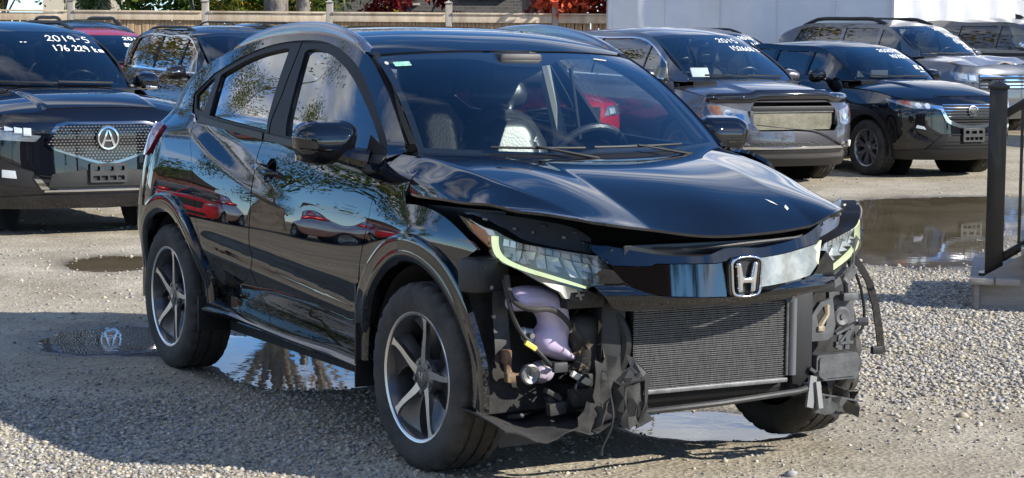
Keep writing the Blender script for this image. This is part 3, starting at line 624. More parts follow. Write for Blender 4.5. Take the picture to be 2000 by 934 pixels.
def grille():
    H = HV
    up = curve([(-.55, .866), (-.445, .842), (-.372, .828), (-.316, .818), (-.253, .812), (-.134, .812), (-.075, .828), (0, .832), (.075, .828), (.156, .835), (.297, .857), (.405, .893)], 5) + [(.415, .87), (.375, .832)] + curve([(.368, .829), (.259, .815), (.165, .802), (.071, .795)], 4) + [(-.072, .789), (-.109, .784), (-.331, .789), (-.344, .781), (-.466, .784), (-.505, .815), (-.535, .845)]
    g = panel('grille_bar', FR(.004, .35), Q(up), PAINT, H, res=.018, thick=.03, ctr=FC)
    pr = [(-.495, .812), (-.466, .781), (-.344, .778), (-.331, .786), (-.109, .781), (-.072, .786), (-.072, .669)] + curve([(-.079, .669), (-.26, .676), (-.362, .692), (-.429, .722), (-.471, .772), (-.495, .812)], 4)[:-1]
    pl = curve([(.071, .793), (.165, .800), (.259, .812), (.368, .827)], 4) + [(.382, .832), (.361, .757)] + curve([(.314, .720), (.194, .704), (.071, .694)], 4)
    panel('grille_panel', FR(-.006, .12), Q(pr), SMOKE, g, res=.018, thick=.02, ctr=FC); panel('grille_panel', FR(-.006, .12), Q(pl), mat('scuffed_chrome', (.16, .16, .15), .22, metal=.3, coat=.7, bump=.25, bscale=26, bdist=.006, col2=(.42, .42, .38), vscale=14), g, res=.018, thick=.02, ctr=FC)
    tag(g.children[-1], 'scuffed grille panel'); panel('grille_insert', FR(-.004, .12), Q([(.345, .815), (.388, .838), (.362, .755), (.350, .77), (.358, .80)]), DRL, g, res=.01, thick=.006, ctr=FC)
    lo = [(-.545, .735), (-.50, .775), (-.471, .768)] + curve([(-.429, .719), (-.362, .689), (-.26, .673), (-.079, .666), (.071, .672), (.194, .700), (.314, .716), (.361, .753), (.40, .80)], 4) + [(.45, .76), (.455, .71)] + curve([(.445, .684), (.315, .659), (.154, .640), (.008, .630), (-.118, .634), (-.308, .632), (-.447, .632), (-.491, .668), (-.545, .735)], 4)[:-1]
    def LO(q, z):
        P = FR(.0, 0)(q, z); k = sst(.72, .63, z); P[:, 0] += .022 * np.sin(k * math.pi) - .02 * k; return P
    panel('lower_moulding', LO, Q(lo), PAINT, g, res=.015, thick=.03, ctr=FC)
    # emblem: upright letter in a rounded frame
    T = lambda y, z, d=0: FR(.012 + d, 0)(np.array([float(y)]), np.array([float(z)]))[0]
    c = (0, .733); back = rrect(-.070, .664, .070, .802, .03); panel('emblem_plate', FR(.004, 0), back, PLAST, g, res=.015, thick=.03, ctr=FC)
    fr = [(x * .066 * 1, z) for x, z in ()]; o = ring([(-.058, .80), (.058, .80), (.067, .76), (.062, .69), (.045, .668), (-.045, .668), (-.062, .69), (-.067, .76)], 5); i = ring([(-.049, .790), (.049, .790), (.056, .757), (.051, .694), (.038, .678), (-.038, .678), (-.051, .694), (-.056, .757)], 5)
    e = inflate('emblem', o, ((.786, 0, 0), (0, 1, 0), (0, 0, 1)), .010, CHROME, g, r=.006, res=.0035, holes=[i])
    Hs = [(-.047, .787), (-.026, .787), (-.014, .736), (.014, .736), (.026, .787), (.047, .787), (.036, .681), (.014, .681), (.016, .711), (-.016, .711), (-.014, .681), (-.036, .681)]
    inflate('emblem_letter', Hs, ((.784, 0, 0), (0, 1, 0), (0, 0, 1)), .014, CHROME, e, r=.007, res=.004)
    return g
grille()
# ------------------------------------------------------------------ wheels
def tyre_mesh(r, w, ri, n=120):
    h = w / 2; prof = [(ri - .012, -h * .86), (ri + .004, -h * .93), (ri + .03, -h * 1.0), ((r + ri) / 2 + .01, -h * 1.03), (r - .03, -h * .97), (r - .012, -h * .90), (r - .002, -h * .78),
            (r, -h * .56), (r - .008, -h * .54), (r - .008, -h * .46), (r, -h * .44), (r, -h * .06), (r - .008, -h * .04), (r - .008, h * .04), (r, h * .06), (r, h * .44), (r - .008, h * .46), (r - .008, h * .54), (r, h * .56),
            (r - .002, h * .78), (r - .012, h * .90), (r - .03, h * .97), ((r + ri) / 2 + .01, h * 1.03), (ri + .03, h * 1.0), (ri + .004, h * .93), (ri - .012, h * .86)]
    lug = {5, 6, 7, 18, 19, 20}
    return MB().lathe(prof, n=n, dr=lambda i, j: -.009 if (j in lug and i % 4 == 0) else 0)
WHEELS = {}
def make_wheel(parent, x, y, s, r, w, ri, style, steer=0, name='wheel', camber=0):
    """wheel part at (x, y, r); s = -1 for the right-hand side. sub-parts: tyre, spokes, hub cap, disc"""
    key = (r, w, ri, style); o = None; K = WHEELS.setdefault(key, {})
    def part(nm, mb, mt, ang=40):
        q = mb.build(nm, mt, None, ang); return q
    if not K:
        h = w / 2; L = []
        rim = MB().lathe([(ri * .985, h * .84), (ri * 1.01, h * .90), (ri * 1.0, h * .93), (ri * .965, h * .90), (ri * .93, h * .80), (ri * .90, h * .2), (ri * .88, -h * .8)], n=60)
        L.append(('wheel', rim, GUN if style == 'blade' else mat('rim_silver', (.42, .42, .43), .3, metal=.9) if style != 'dark' else GUN, None))
        L.append(('tyre', tyre_mesh(r, w, ri), RUBBER, 1)); L.append(('brake_disc', MB().lathe([(.02, h * .10), (ri * .68, h * .10), (ri * .68, h * .02), (.02, h * .02)], n=40), STEEL, 1))
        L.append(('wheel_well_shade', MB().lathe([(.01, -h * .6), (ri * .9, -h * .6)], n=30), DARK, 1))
        if style == 'blade': L.append(('rim_lip', MB().lathe([(ri * .985, h * .84), (ri * 1.01, h * .905), (ri * 1.0, h * .94), (ri * .965, h * .93), (ri * .95, h * .90)], n=72), ALU, 1))
        f = h * .86
        def sp(a, rr, d): return (rr * math.cos(a), d, rr * math.sin(a))
        for k in range(5 if style == 'blade' else 7 if style == 'multi' else 5):
            if style == 'blade':
                a0 = math.radians(72 * k + 96); m = MB(); rows = []
                for i in range(13):
                    t = i / 12; rr = .045 + (ri * .965 - .045) * t; a = a0 + .17 * math.sin(t * 2.2) - .05; hw = (.017 - .007 * math.sin(min(1, t * 1.25) * math.pi * .5) + .012 * max(0, (t - .82) / .18) ** 2) / rr; d = f * (.78 + .22 * t)
                    rows.append([sp(a - hw, rr, d - .02), sp(a - hw, rr, d), sp(a + hw, rr, d), sp(a + hw, rr, d - .02)])
                L.append(('spoke', m.sheet(rows), ALU, 1)); rows = []
                for i in range(13):
                    t = i / 12; rr = .06 + (ri * .955 - .06) * t; a = a0 + .17 * math.sin(t * 2.2) - .05; d = f * (.78 + .22 * t) - .006; sw = (.10 + .60 * t ** 1.1)
                    rows.append([sp(a + .06 * 0, rr, d), sp(a - sw * .35, rr, d - .012), sp(a - sw * .75, rr, d - .028), sp(a - sw, rr, d - .030), sp(a - sw, rr, d - .055)])
                L.append(('spoke_wing', MB().sheet(rows), GUN, 1)); rows = []
                for i in range(10):
                    t = i / 9; rr = .06 + (ri * .93 - .06) * t; a = a0 + .17 * math.sin(t * 2.2) - .05; d = f * (.78 + .22 * t) - .006
                    rows.append([sp(a, rr, d), sp(a + .10 + .05 * t, rr, d - .03), sp(a + .13 + .05 * t, rr, d - .055)])
                L.append(('spoke_wing', MB().sheet(rows), GUN, 1))
            else:
                n = 7 if style == 'multi' else 5
                for e in (-1, 1):
                    a0 = 2 * math.pi * k / n + .3; rows = []
                    for i in range(9):
                        t = i / 8; rr = .05 + (ri * .97 - .05) * t; a = a0 + e * (.05 + .13 * t); hw = (.016 + .004 * t) / rr; d = f * (.72 + .26 * t)
                        rows.append([sp(a - hw, rr, d - .03), sp(a - hw * .8, rr, d), sp(a + hw * .8, rr, d), sp(a + hw, rr, d - .03)])
                    L.append(('spoke', MB().sheet(rows), L[0][2], 1))
        L.append(('hub_cap', MB().lathe([(.075, f * .60), (.07, f * .76), (.036, f * .80), (.033, f * .84), (.001, f * .85)], n=24), GUN if style == 'blade' else L[0][2], 1))
        if style == 'blade':
            L.append(('hub_emblem', MB().prism([(-.014, .016), (-.007, .016), (-.005, .003), (.005, .003), (.007, .016), (.014, .016), (.010, -.016), (.004, -.016), (.005, -.004), (-.005, -.004), (-.004, -.016), (-.010, -.016)], ((0, f * .845, 0), (-1, 0, 0), (0, 0, 1)), .003), CHROME, 1))
        for k in range(5): a = math.radians(72 * k + 60); L.append(('lug_nut', MB().tube([(.055 * math.cos(a), f * .6, .055 * math.sin(a)), (.055 * math.cos(a), f * .84, .055 * math.sin(a))], .009, 6), STEEL, 1))
        K['list'] = []
        for nm, mb, mt, par in L:
            q = part(nm, mb, mt); K['list'].append((nm, q.data, par)); bpy.data.objects.remove(q)
    root = None
    for nm, me, par in K['list']:
        q = bpy.data.objects.new(name if par is None else nm, me); COL.objects.link(q)
        if par is None: root = q; q.parent = parent; q.location = (x, y, r - .006); q.rotation_euler = (0, 0, (math.pi if s < 0 else 0) + steer)
        else: q.parent = root
    return root
for x, st in ((0, .05), (-2.61, 0)):
    for s in (-1, 1): make_wheel(HV, x, s * .775, s, .341, .215, .235, 'blade', st if x == 0 else 0)

# ------------------------------------------------------------------ mirrors
def hv_mirror(s):
    o = (-.70, s * .925, 1.142); out = ring([(-.135, .055), (-.10, .082), (.0, .088), (.09, .078), (.125, .04), (.118, -.03), (.08, -.072), (-.01, -.086), (-.09, -.068), (-.13, -.015)], 6)
    if s < 0: out = [(-a, b) for a, b in out][::-1]
    out = [(a if s > 0 else a, b) for a, b in out]
    m = inflate('door_mirror', [(s * abs(0) + a * 1, b) for a, b in out], (o, (0, 1, 0), (0, 0, 1)), .085, PAINT, HV, r=.075, res=.012, prof=.55)
    MB().tube([(-.60, s * .775, 1.075), (-.63, s * .82, 1.085), (-.665, s * .865, 1.105)], [.045, .036, .04], 10).build('mirror_arm', PAINT, m)
    rows = [[(-.70 + .085 * math.cos(a) ** .8 + .006 - .06 * t, s * (.925 + .128 * math.sin(a) * .98 + .012 * t), 1.118 + dz) for a in np.linspace(-.15, 1.35, 14)] for t in (0,) for dz in (0, .006)]
    MB().sheet(rows).build('mirror_signal', SMOKE, m, fix=False)
    MB().box((-.708, s * .925, 1.140), (.006, .22, .13), bev=.03).build('mirror_glass', CHROME, m)
    d = MB(); d.add([(-.44, s * .735, 1.08), (-.62, s * .78, 1.08), (-.60, s * .765, 1.175), (-.50, s * .745, 1.12)], [(0, 1, 2, 3)]); d.build('mirror_sail', PLAST, m, thick=.006)
for s in (-1, 1): hv_mirror(s)

# ------------------------------------------------------------------ cabin
def seat(parent, x, y, z, w=.5, mt=None, lean=.30, head=True, name='seat'):
    mt = mt or LEATHER; up = Vector((-math.sin(lean), 0, math.cos(lean))); h = w / 2
    b = ring([(-h * .96, .02), (-h, .22), (-h * .92, .42), (-h * .62, .60), (-h * .3, .645), (h * .3, .645), (h * .62, .60), (h * .92, .42), (h, .22), (h * .96, .02)], 4)
    q = inflate(name, b, ((x, y, z), (0, 1, 0), up), .085, mt, parent, r=.10, res=.035)
    c = ring([(-h * .55, .06), (-h * .58, .3), (-h * .45, .56), (h * .45, .56), (h * .58, .3), (h * .55, .06)], 4); inflate('seat_insert', c, (tuple(Vector((x, y, z)) + Vector((.070, 0, .02))), (0, 1, 0), up), .03, mt, q, r=.05, res=.035)
    MB().box((x + .26, y, z), (.52, w, .16), bev=.06).build('seat_cushion', mt, q)
    if head:
        o = Vector((x, y, z)) + up * .66 + Vector((.02, 0, 0)); hd = ring([(-.13, .0), (-.145, .09), (-.12, .17), (-.05, .195), (.05, .195), (.12, .17), (.145, .09), (.13, .0)], 4)
        inflate('headrest', hd, (tuple(o), (0, 1, 0), up), .055, mt, q, r=.06, res=.03, back=2)
        for e in (-.05, .05): MB().tube([tuple(o + up * .02 + Vector((0, e, 0))), tuple(o - up * .06 + Vector((0, e, 0)))], .006, 6).build('headrest_post', STEEL, q)
    return q
def steering(parent, x, y, z, r=.185, tilt=.45):
    c = Vector((x, y, z)); ax = Vector((-math.cos(tilt), 0, math.sin(tilt))); e1 = Vector((0, 1, 0)); e2 = ax.cross(e1)
    m = MB(); m.tube([c + (e1 * math.cos(a) + e2 * math.sin(a)) * r for a in np.linspace(0, 2 * math.pi, 33)], .016, 8, cap=False); q = m.build('steering_wheel', LEATHER, parent)
    m = MB(); m.tube([c - e1 * r, c, c + e1 * r], .018, 6); m.tube([c, c - e2 * r * (1 if e2.z > 0 else -1)], .018, 6); m.box(c, (.05, .14, .11), bev=.02); m.build('steering_hub', TRIM, q)
    return q
def hv_inside():
    H = HV
    # tub and headlining keep the cabin dark and enclosed
    MB().sheet([[(-.45, -.68, .45), (-.45, .68, .45)], [(-2.95, -.68, .5), (-2.95, .68, .5)]]).build('cabin_floor', DARK, H)
    for s in (-1, 1): MB().sheet([[(-.45, s * .735, .45), (-.45, s * .70, 1.06)], [(-1.6, s * .755, .45), (-1.6, s * .745, 1.09)], [(-2.8, s * .70, .45), (-2.8, s * .67, 1.12)]]).build('door_trim', TRIM, H)
    R = HV_R; xs = np.linspace(-1.02, -2.85, 14); ys = np.linspace(-.97, .97, 9); MB().sheet([R(np.full(9, x), ys * float(hv_cab(x, 1.5))) - (0, 0, .03) for x in xs]).build('headlining', CLOTH, H)
    MB().sheet([[(-2.92, -.62, .5), (-2.92, .62, .5)], [(-2.95, -.60, 1.12), (-2.95, .60, 1.12)]]).build('load_bay_wall', DARK, H)
    a = np.linspace(-1, 1, 17); rows = [np.stack([-.33 + .13 * (1 - a * a) - .03, .68 * a, 0 * a + 1.082], 1), np.stack([-.52 + .1 * (1 - a * a), .68 * a, 1.095 + .035 * np.exp(-((a - .5) / .25) ** 2)], 1), np.stack([-.72 + 0 * a, .68 * a, 1.05 + .05 * np.exp(-((a - .5) / .25) ** 2)], 1), np.stack([-.78 + 0 * a, .68 * a, .92 + 0 * a], 1), np.stack([-.62 + 0 * a, .68 * a, .5 + 0 * a], 1)]
    MB().sheet(rows).build('dashboard', TRIM, H, ang=70)
    seat(H, -1.46, -.36, .62); seat(H, -1.46, .36, .62); steering(H, -.86, .36, 1.02)
    for y in (-.42, 0, .42): seat(H, -2.28, y, .66, .44, lean=.36, name='rear_seat')
    for s in (-1, 1):
        MB().tube([(-1.62, s * .57, 1.47), (-1.60, s * .66, 1.12), (-1.60, s * .68, .6)], [.03, .035, .05], 8).build('pillar_trim', CLOTH, H)
        MB().tube([(-.97, s * .575, 1.475), (-.72, s * .625, 1.32), (-.47, s * .66, 1.13)], .022, 6).build('pillar_trim', PLAST, H)
        MB().tube([(-1.46, s * .63, 1.42), (-1.49, s * .70, 1.1)], .012, 6).build('seat_belt', PLAST2, H)
    m = MB(); m.box((-.86, .02, 1.40), (.05, .22, .065), bev=.022); m.tube([(-.86, .02, 1.42), (-.88, .02, 1.48)], .012, 6); m.build('rear_view_mirror', PLAST, H)
    MB().box((-.84, 0, 1.465), (.10, .20, .05), bev=.02).build('camera_pod', PLAST, H)
    # engine bay, sump and underside: dark closed volumes behind the panels
    m = MB(); m.box((-.02, 0, .66), (.80, 1.16, .56)); m.build('engine_bay', DARK, H)
    m = MB(); m.box((-1.5, 0, .285), (2.3, 1.45, .13)); m.box((.05, 0, .28), (.7, 1.0, .12)); m.box((-2.85, 0, .34), (.75, 1.2, .14)); m.build('underbody', mat('underseal', (.02, .02, .02), .85, bump=.3, bscale=40), H)
    for s in (-1, 1):
        for cx, y0, y1, a0, a1 in ((-.03, .46, .835, -16, 196), (-2.58, .5, .84, -4, 188)):
            R0 = .388; rows = [[(cx + R0 * math.cos(math.radians(a)), s * y, .345 + R0 * math.sin(math.radians(a))) for y in (y0, (y0 + y1) / 2, y1)] for a in np.linspace(a0, a1, 26)]
            MB().sheet(rows).build('wheel_liner', FELT, H, ang=60)
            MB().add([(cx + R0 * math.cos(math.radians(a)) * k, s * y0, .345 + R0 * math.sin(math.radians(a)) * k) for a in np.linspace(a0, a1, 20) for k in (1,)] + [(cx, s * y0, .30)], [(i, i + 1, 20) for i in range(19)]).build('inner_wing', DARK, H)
        # apron under the sprung hood edge, one even near-black colour
        MB().sheet([[(x, s * (.765 - .09 * max(0, x) / .3), z) for x in np.linspace(-.2, .30, 7)] for z in (.72, .945)] + [[(x, s * .55, .95) for x in np.linspace(-.2, .30, 7)]]).build('inner_apron', mat('apron_black', (.012, .012, .014), .4), H)
hv_inside()

# ------------------------------------------------------------------ what the torn-off bumper lays bare
def hv_front():
    H = HV
    # radiator: rows of flat tubes in a frame
    m = MB(); n = 40
    for i in range(n): z = .326 + i * .0075; m.box((.548 + .002 * (i % 2), .02, z), (.012, .655, .0042))
    rd = m.build('radiator', mat('radiator_fins', (.12, .12, .12), .5, metal=.75, var=.35, vscale=26, vstretch=(1, 9, 1)), H, ang=0)
    m = MB()
    for i in range(110): m.box((.541, -.305 + i * .0059, .475), (.006, .0016, .30))
    m.build('radiator_fin', mat('fin_dark', (.05, .05, .05), .6, metal=.5), rd, ang=0)
    MB().box((.530, .02, .475), (.010, .655, .31)).build('radiator_back', DARK, rd)
    MB().bar((.556, -.315, .318), (.556, .352, .318), .02, .016, .003).build('radiator_rail', STEEL, rd)
    MB().tube([(.560, .372, .335), (.560, .372, .615)], .017, 12).build('radiator_tank', mat('tank_grey', (.16, .17, .18), .38, metal=.5), rd)
    MB().tube([(.560, .350, .335), (.560, .350, .615)], .006, 8).build('radiator_pipe', STEEL, rd)
    # core support and torn grille backing
    m = MB(); m.box((.50, 0, .655), (.10, 1.15, .06), bev=.01); m.box((.50, 0, .80), (.10, 1.0, .05), bev=.012); m.box((.50, .43, .46), (.10, .09, .42), bev=.01); m.box((.50, -.385, .46), (.10, .10, .42), bev=.01); m.box((.45, 0, .285), (.12, 1.1, .035), bev=.01); m.build('core_support', PLAST, H)
    m = MB(); m.box((.58, -.04, .832), (.16, .86, .02), bev=.005); m.box((.675, -.03, .815), (.012, .80, .07), bev=.004); m.build('upper_cover', mat('cover_black', (.012, .012, .014), .3), H)
    MB().tube([(.655, .36, .856), (.69, .28, .850), (.71, .13, .845), (.715, -.03, .838), (.70, -.2, .832), (.67, -.35, .838)], .006, 6).build('torn_edge', PLAST2, H)
    ys = np.linspace(-.30, .37, 30); r2 = np.random.default_rng(3)
    edge = [(.575, y, .632) for y in ys]; low = [(.575 + .004 * r2.random(), y, (.612 if i % 7 else .598) + .008 * r2.random()) for i, y in enumerate(ys)]
    MB().sheet([edge, low]).build('torn_mesh_edge', PLAST2, H, ang=0)
    # lower tie bar
    m = MB(); m.tube([(.585, -.33, .255), (.62, -.27, .263), (.64, 0, .272), (.62, .36, .284), (.58, .46, .288)], [.016, .011, .011, .011, .014], 10); m.build('tie_bar', PLAST2, H)
    MB().box((.50, .02, .292), (.03, .68, .022), bev=.006).build('lower_rail', DARK, H)
    # ---- right corner
    pur = mat('washer_bottle', (.46, .34, .58), .42, sss=.35, col2=(.56, .50, .64), vscale=3.2, coat=.25)
    fr = ((.43, 0, 0), (0, 1, 0), (0, 0, 1))
    out = ring([(-.747, .655), (-.730, .688), (-.69, .700), (-.60, .694), (-.535, .66), (-.512, .60), (-.508, .54), (-.512, .49), (-.478, .445), (-.480, .43), (-.55, .437), (-.592, .452), (-.635, .470), (-.652, .51), (-.640, .545), (-.622, .565), (-.632, .598), (-.66, .612), (-.72, .615), (-.745, .632)], 5)
    w = inflate('washer_reservoir', out, fr, .075, pur, H, r=.045, res=.011); tag(w, 'purple washer fluid reservoir hanging behind the headlight')
    inflate('reservoir_sump', ring([(-.62, .425), (-.64, .39), (-.62, .357), (-.575, .352), (-.545, .375), (-.545, .41), (-.57, .43)], 4), ((.40, 0, 0), (0, 1, 0), (0, 0, 1)), .045, mat('washer_pump', (.40, .35, .44), .4), w, r=.03, res=.012)
    inflate('reservoir_tab', ring([(-.665, .555), (-.69, .56), (-.695, .53), (-.675, .505), (-.645, .50), (-.645, .55)], 4), ((.445, 0, 0), (0, 1, 0), (0, 0, 1)), .016, mat('tab_plastic', (.30, .34, .40), .45), w, r=.014, res=.01)
    m = MB(); m.tube([(.50, -.679, .535), (.47, -.679, .535)], .010, 8); m.build('reservoir_bolt', STEEL, w)
    br = [(-.60, .438), (-.52, .425), (-.46, .41), (-.435, .405), (-.44, .385), (-.47, .388), (-.52, .40), (-.56, .395), (-.60, .41)]; MB().prism(br, ((.42, 0, 0), (0, 1, 0), (0, 0, 1)), .02).build('reservoir_bracket', mat('bracket_tan', (.20, .19, .17), .6), w)
    m = MB(); m.tube(curve([(.47, -.765, .745), (.49, -.748, .66), (.535, -.70, .632), (.54, -.64, .630), (.535, -.58, .60), (.53, -.53, .545), (.52, -.50, .515)], 6), .010, 8); m.build('washer_hose', RUBBER, H)
    m = MB(); m.tube(curve([(.46, -.77, .73), (.49, -.755, .62), (.50, -.72, .545), (.52, -.66, .475), (.52, -.62, .435), (.51, -.58, .41)], 6), .008, 8); m.build('wiring_loom', PLAST, H)
    MB().box((.525, -.70, .507), (.012, .05, .018), Matrix.Rotation(-.55, 3, 'X'), .004).build('wire_tag', mat('yellow_tag', (.60, .52, .10), .5), H)
    MB().box((.525, -.585, .425), (.022, .055, .035), bev=.006).build('connector', PLAST2, H)
    MB().box((.53, -.505, .382), (.02, .085, .024), Matrix.Rotation(-.5, 3, 'X'), .008).build('connector', WHITEP, H)
    m = MB(); m.lathe([(.001, .0), (.012, .004), (.014, .0), (.030, .004), (.036, .0), (.036, -.016), (.02, -.03), (.001, -.03)], (.47, -.667, .397), (1, 0, 0), 24); m.build('horn', STEEL, H)
    m = MB(); m.box((.43, -.742, .46), (.035, .03, .05), bev=.008); m.tube([(.43, -.74, .45), (.44, -.738, .40)], .014, 8); m.box((.45, -.738, .39), (.03, .035, .035), bev=.008); m.bar((.45, -.735, .40), (.455, -.69, .40), .012, .008); m.build('sensor_bracket', RUST, H)
    # headlamp bracket under the lens: cream tab on a dark web
    m = MB(); m.prism([(-.69, .728), (-.655, .708), (-.62, .692), (-.60, .668), (-.585, .668), (-.58, .688), (-.555, .688), (-.553, .70), (-.63, .718)], ((.565, 0, 0), (0, 1, 0), (0, 0, 1)), .02); m.build('lamp_bracket', WHITEP, H)
    m = MB(); m.prism([(-.76, .765), (-.64, .70), (-.56, .655), (-.49, .64), (-.46, .668), (-.52, .70), (-.56, .705), (-.66, .735)], ((.555, 0, 0), (0, 1, 0), (0, 0, 1)), .016); m.build('lamp_web', PLAST2, H)
    m = MB(); m.bar((.575, -.545, .69), (.58, -.535, .66), .008, .008); m.bar((.575, -.555, .675), (.58, -.525, .678), .008, .008); m.build('spring_clip', STEEL, H)
    # fog lamp shell, smashed
    sh = ring([(-.53, .58), (-.46, .60), (-.37, .59), (-.345, .52), (-.35, .42), (-.38, .375), (-.46, .37), (-.50, .40), (-.505, .46), (-.53, .51)], 5); ho = ring([(-.49, .52), (-.45, .545), (-.42, .52), (-.43, .47), (-.47, .46)], 4)
    fs = inflate('fog_lamp_shell', sh, ((.475, 0, 0), (0, 1, 0), (0, 0, 1)), .045, DUSTY, H, r=.06, res=.013)
    r3 = np.random.default_rng(5); m = MB()
    for i in range(16):
        c = np.array((.545, -.492 + .028 * r3.standard_normal(), .475 + .04 * r3.standard_normal())); q = [c + r3.standard_normal(3) * (.012, .014, .014) for _ in range(4)]; m.add(q, [(0, 1, 2), (0, 2, 3)])
    tag(m.build('broken_shards', mat('burnt_plastic', (.16, .12, .075), .6, col2=(.05, .04, .03), vscale=40), fs, ang=0, fix=False), kind='stuff')
    m = MB(); m.tube(curve([(.53, -.37, .60), (.545, -.335, .52), (.54, -.34, .44), (.53, -.365, .37)], 5), .022, 8); m.build('air_duct_hose', PLAST, H)
    # bent duct and splash shield in front of the right wheel
    r7 = np.random.default_rng(17)
    def crumple(y0, y1, z0, z1, x0, ny, nz, amp, edge, mt, nm, fold=0, seed=0):
        rows = []
        for a in range(nz + 1):
            row = []
            for b in range(ny + 1):
                u, v = b / ny, a / nz; y = y0 + (y1 - y0) * u; z = z0 + (z1 - z0) * v
                k = abs(((u * 2.3 + v * .9 + seed * .37) % 1) - .5) * 2
                row.append((x0 + fold * k + amp * r7.standard_normal(), y + edge * r7.standard_normal() * (1 + 2 * (b in (0, ny))) * .5 + .04 * (v - .5) * (seed % 3 - 1), z + edge * r7.standard_normal() * (1 + 2 * (a in (0, nz))) * .5 + .03 * u * (1 - v) * (seed % 2)))
            rows.append(row)
        return MB().sheet(rows).build(nm, mt, H, ang=48, thick=.003)
    crumple(-.50, -.40, .225, .45, .605, 4, 6, .004, .006, DUSTY, 'bent_duct', .035, 1); crumple(-.415, -.325, .225, .395, .645, 4, 5, .004, .006, DUSTY, 'bent_duct', .03, 4); crumple(-.56, -.45, .215, .31, .60, 4, 4, .004, .007, FELT, 'torn_liner', .03, 2)
    MB().add([(.60, -.43, .385), (.665, -.43, .372), (.675, -.335, .385), (.66, -.305, .40), (.62, -.35, .455), (.61, -.375, .47), (.62, -.36, .425)], [(0, 1, 2, 6), (6, 2, 3, 4), (6, 4, 5)]).build('duct_lip', PLAST2, H, ang=0, thick=.004)
    MB().add([(.675, -.335, .385), (.66, -.305, .40), (.655, -.315, .27), (.675, -.295, .245), (.66, -.36, .215), (.668, -.33, .30)], [(0, 5, 2, 1), (5, 4, 3, 2)]).build('duct_side', DUSTY, H, ang=0, thick=.004)
    for i in range(3):
        y, z = r7.uniform(-.60, -.42), r7.uniform(.30, .60); q = [(.45 + .08 * r7.random(), y + .05 * r7.standard_normal(), z + .05 * r7.standard_normal()) for _ in range(4)]; MB().tube(curve(q, 5), .0035, 5).build('loose_wire', PLAST, H)
    for i in range(4): y, z = r7.uniform(-.60, -.42), r7.uniform(.27, .37); MB().box((.46 + .06 * r7.random(), y, z), (.03, .03 + .05 * r7.random(), .015 + .04 * r7.random()), Matrix.Rotation(r7.uniform(-.7, .7), 3, 'X'), .004).build('small_bracket', PLAST2 if i % 2 else DUSTY, H)
    m = MB(); xs = np.linspace(0, 1, 13); r4 = np.random.default_rng(9)
    rows = []
    for t in np.linspace(0, 1, 7):
        rows.append([(.30 + .34 * t + .02 * math.sin(q * 5), -.86 + .42 * q + .03 * t * q, .245 - .035 * math.sin(q * math.pi) + .010 * math.sin(9 * q + 3 * t) + .03 * (1 - t) * (1 - q) + (.012 * math.sin(14 * q) if t > .9 else 0)) for q in xs])
    m.sheet(rows).build('splash_shield', FELT, H, ang=60, thick=.005)
    rows = [[(.372 + .04 * math.sin(z * 7) - .03 * q, -.845 + .30 * q, z) for q in np.linspace(0, 1, 9)] for z in np.linspace(.26, .72, 9)]
    MB().sheet(rows).build('wheel_liner', FELT, H, ang=60)
    rows = [[(.40 + .012 * math.sin(z * 17), y, z) for y in (-.775, -.755, -.735, -.715)] for z in np.linspace(.44, .70, 8)]; MB().sheet(rows).build('liner_rib', PLAST2, H, ang=50)
    m = MB(); m.box((.37, -.80, .74), (.10, .16, .12), Matrix.Rotation(.3, 3, 'Z'), .02); m.build('fender_bracket', PLAST, H)
    MB().add([(.40, -.755, .205), (.42, -.525, .20), (.42, -.525, .148), (.40, -.75, .138)], [(0, 1, 2, 3)]).build('hanging_flap', PLAST2, H, thick=.006, ang=0)
    m = MB(); m.box((.52, -.475, .315), (.05, .13, .06), bev=.008); m.box((.50, -.44, .37), (.05, .10, .05), bev=.01); m.build('relay_box', DUSTY, H)
    m = MB(); m.tube(curve([(.60, -.41, .44), (.615, -.44, .36), (.665, -.455, .28), (.67, -.475, .21), (.665, -.498, .16), (.668, -.50, .135)], 6), .0045, 6); m.tube(curve([(.57, -.53, .33), (.58, -.555, .36), (.57, -.51, .40)], 5), .006, 6); m.build('dangling_wire', PLAST, H)
    r5 = np.random.default_rng(2)
    for y, z in ((-.72, .262), (-.60, .232), (-.79, .60), (-.80, .70), (-.83, .77)): MB().tube([(.50 if z < .3 else .42, y, z), (.505 if z < .3 else .43, y, z + (.006 if z < .3 else 0))], .007, 8).build('push_rivet', STEEL, H)
    # ---- left corner
    g = mat('bracket_grey', (.075, .078, .082), .5, var=.3, vscale=16, bump=.15, bscale=70)
    bx = ((.505, 0, 0), (0, 1, 0), (0, 0, 1))
    m = MB(); m.prism(rrect(.495, .298, .690, .395, .012, 3), bx, .045); m.prism(rrect(.505, .308, .680, .385, .008, 3), ((.55, 0, 0), (0, 1, 0), (0, 0, 1)), .006); m.build('canister', g, H, bevel=.004)
    pl = [(.45, .446), (.487, .552), (.52, .59), (.575, .60), (.59, .50), (.578, .462), (.555, .446)]; hl = [(.515, .49), (.50, .54), (.535, .575), (.555, .54), (.545, .50)]
    panel('side_bracket', lambda u, v: np.stack([.535 + 0 * u, u, v], 1), pl, g, H, holes=[hl], res=.02, thick=.02, ctr=(0, .5, .5))
    m = MB(); m.tube([(.53, .52, .50), (.54, .545, .545), (.53, .55, .575)], [.012, .010, .012], 6); m.box((.535, .52, .492), (.02, .03, .02), bev=.005); m.build('inner_latch', mat('latch_tan', (.33, .27, .19), .6, var=.4, vscale=40), H)
    pl = [(.592, .62), (.705, .612), (.715, .47), (.69, .44), (.60, .47)]; panel('horn_plate', lambda u, v: np.stack([.49 + 0 * u, u, v], 1), pl, g, H, res=.03, thick=.02, ctr=(0, .5, .5))
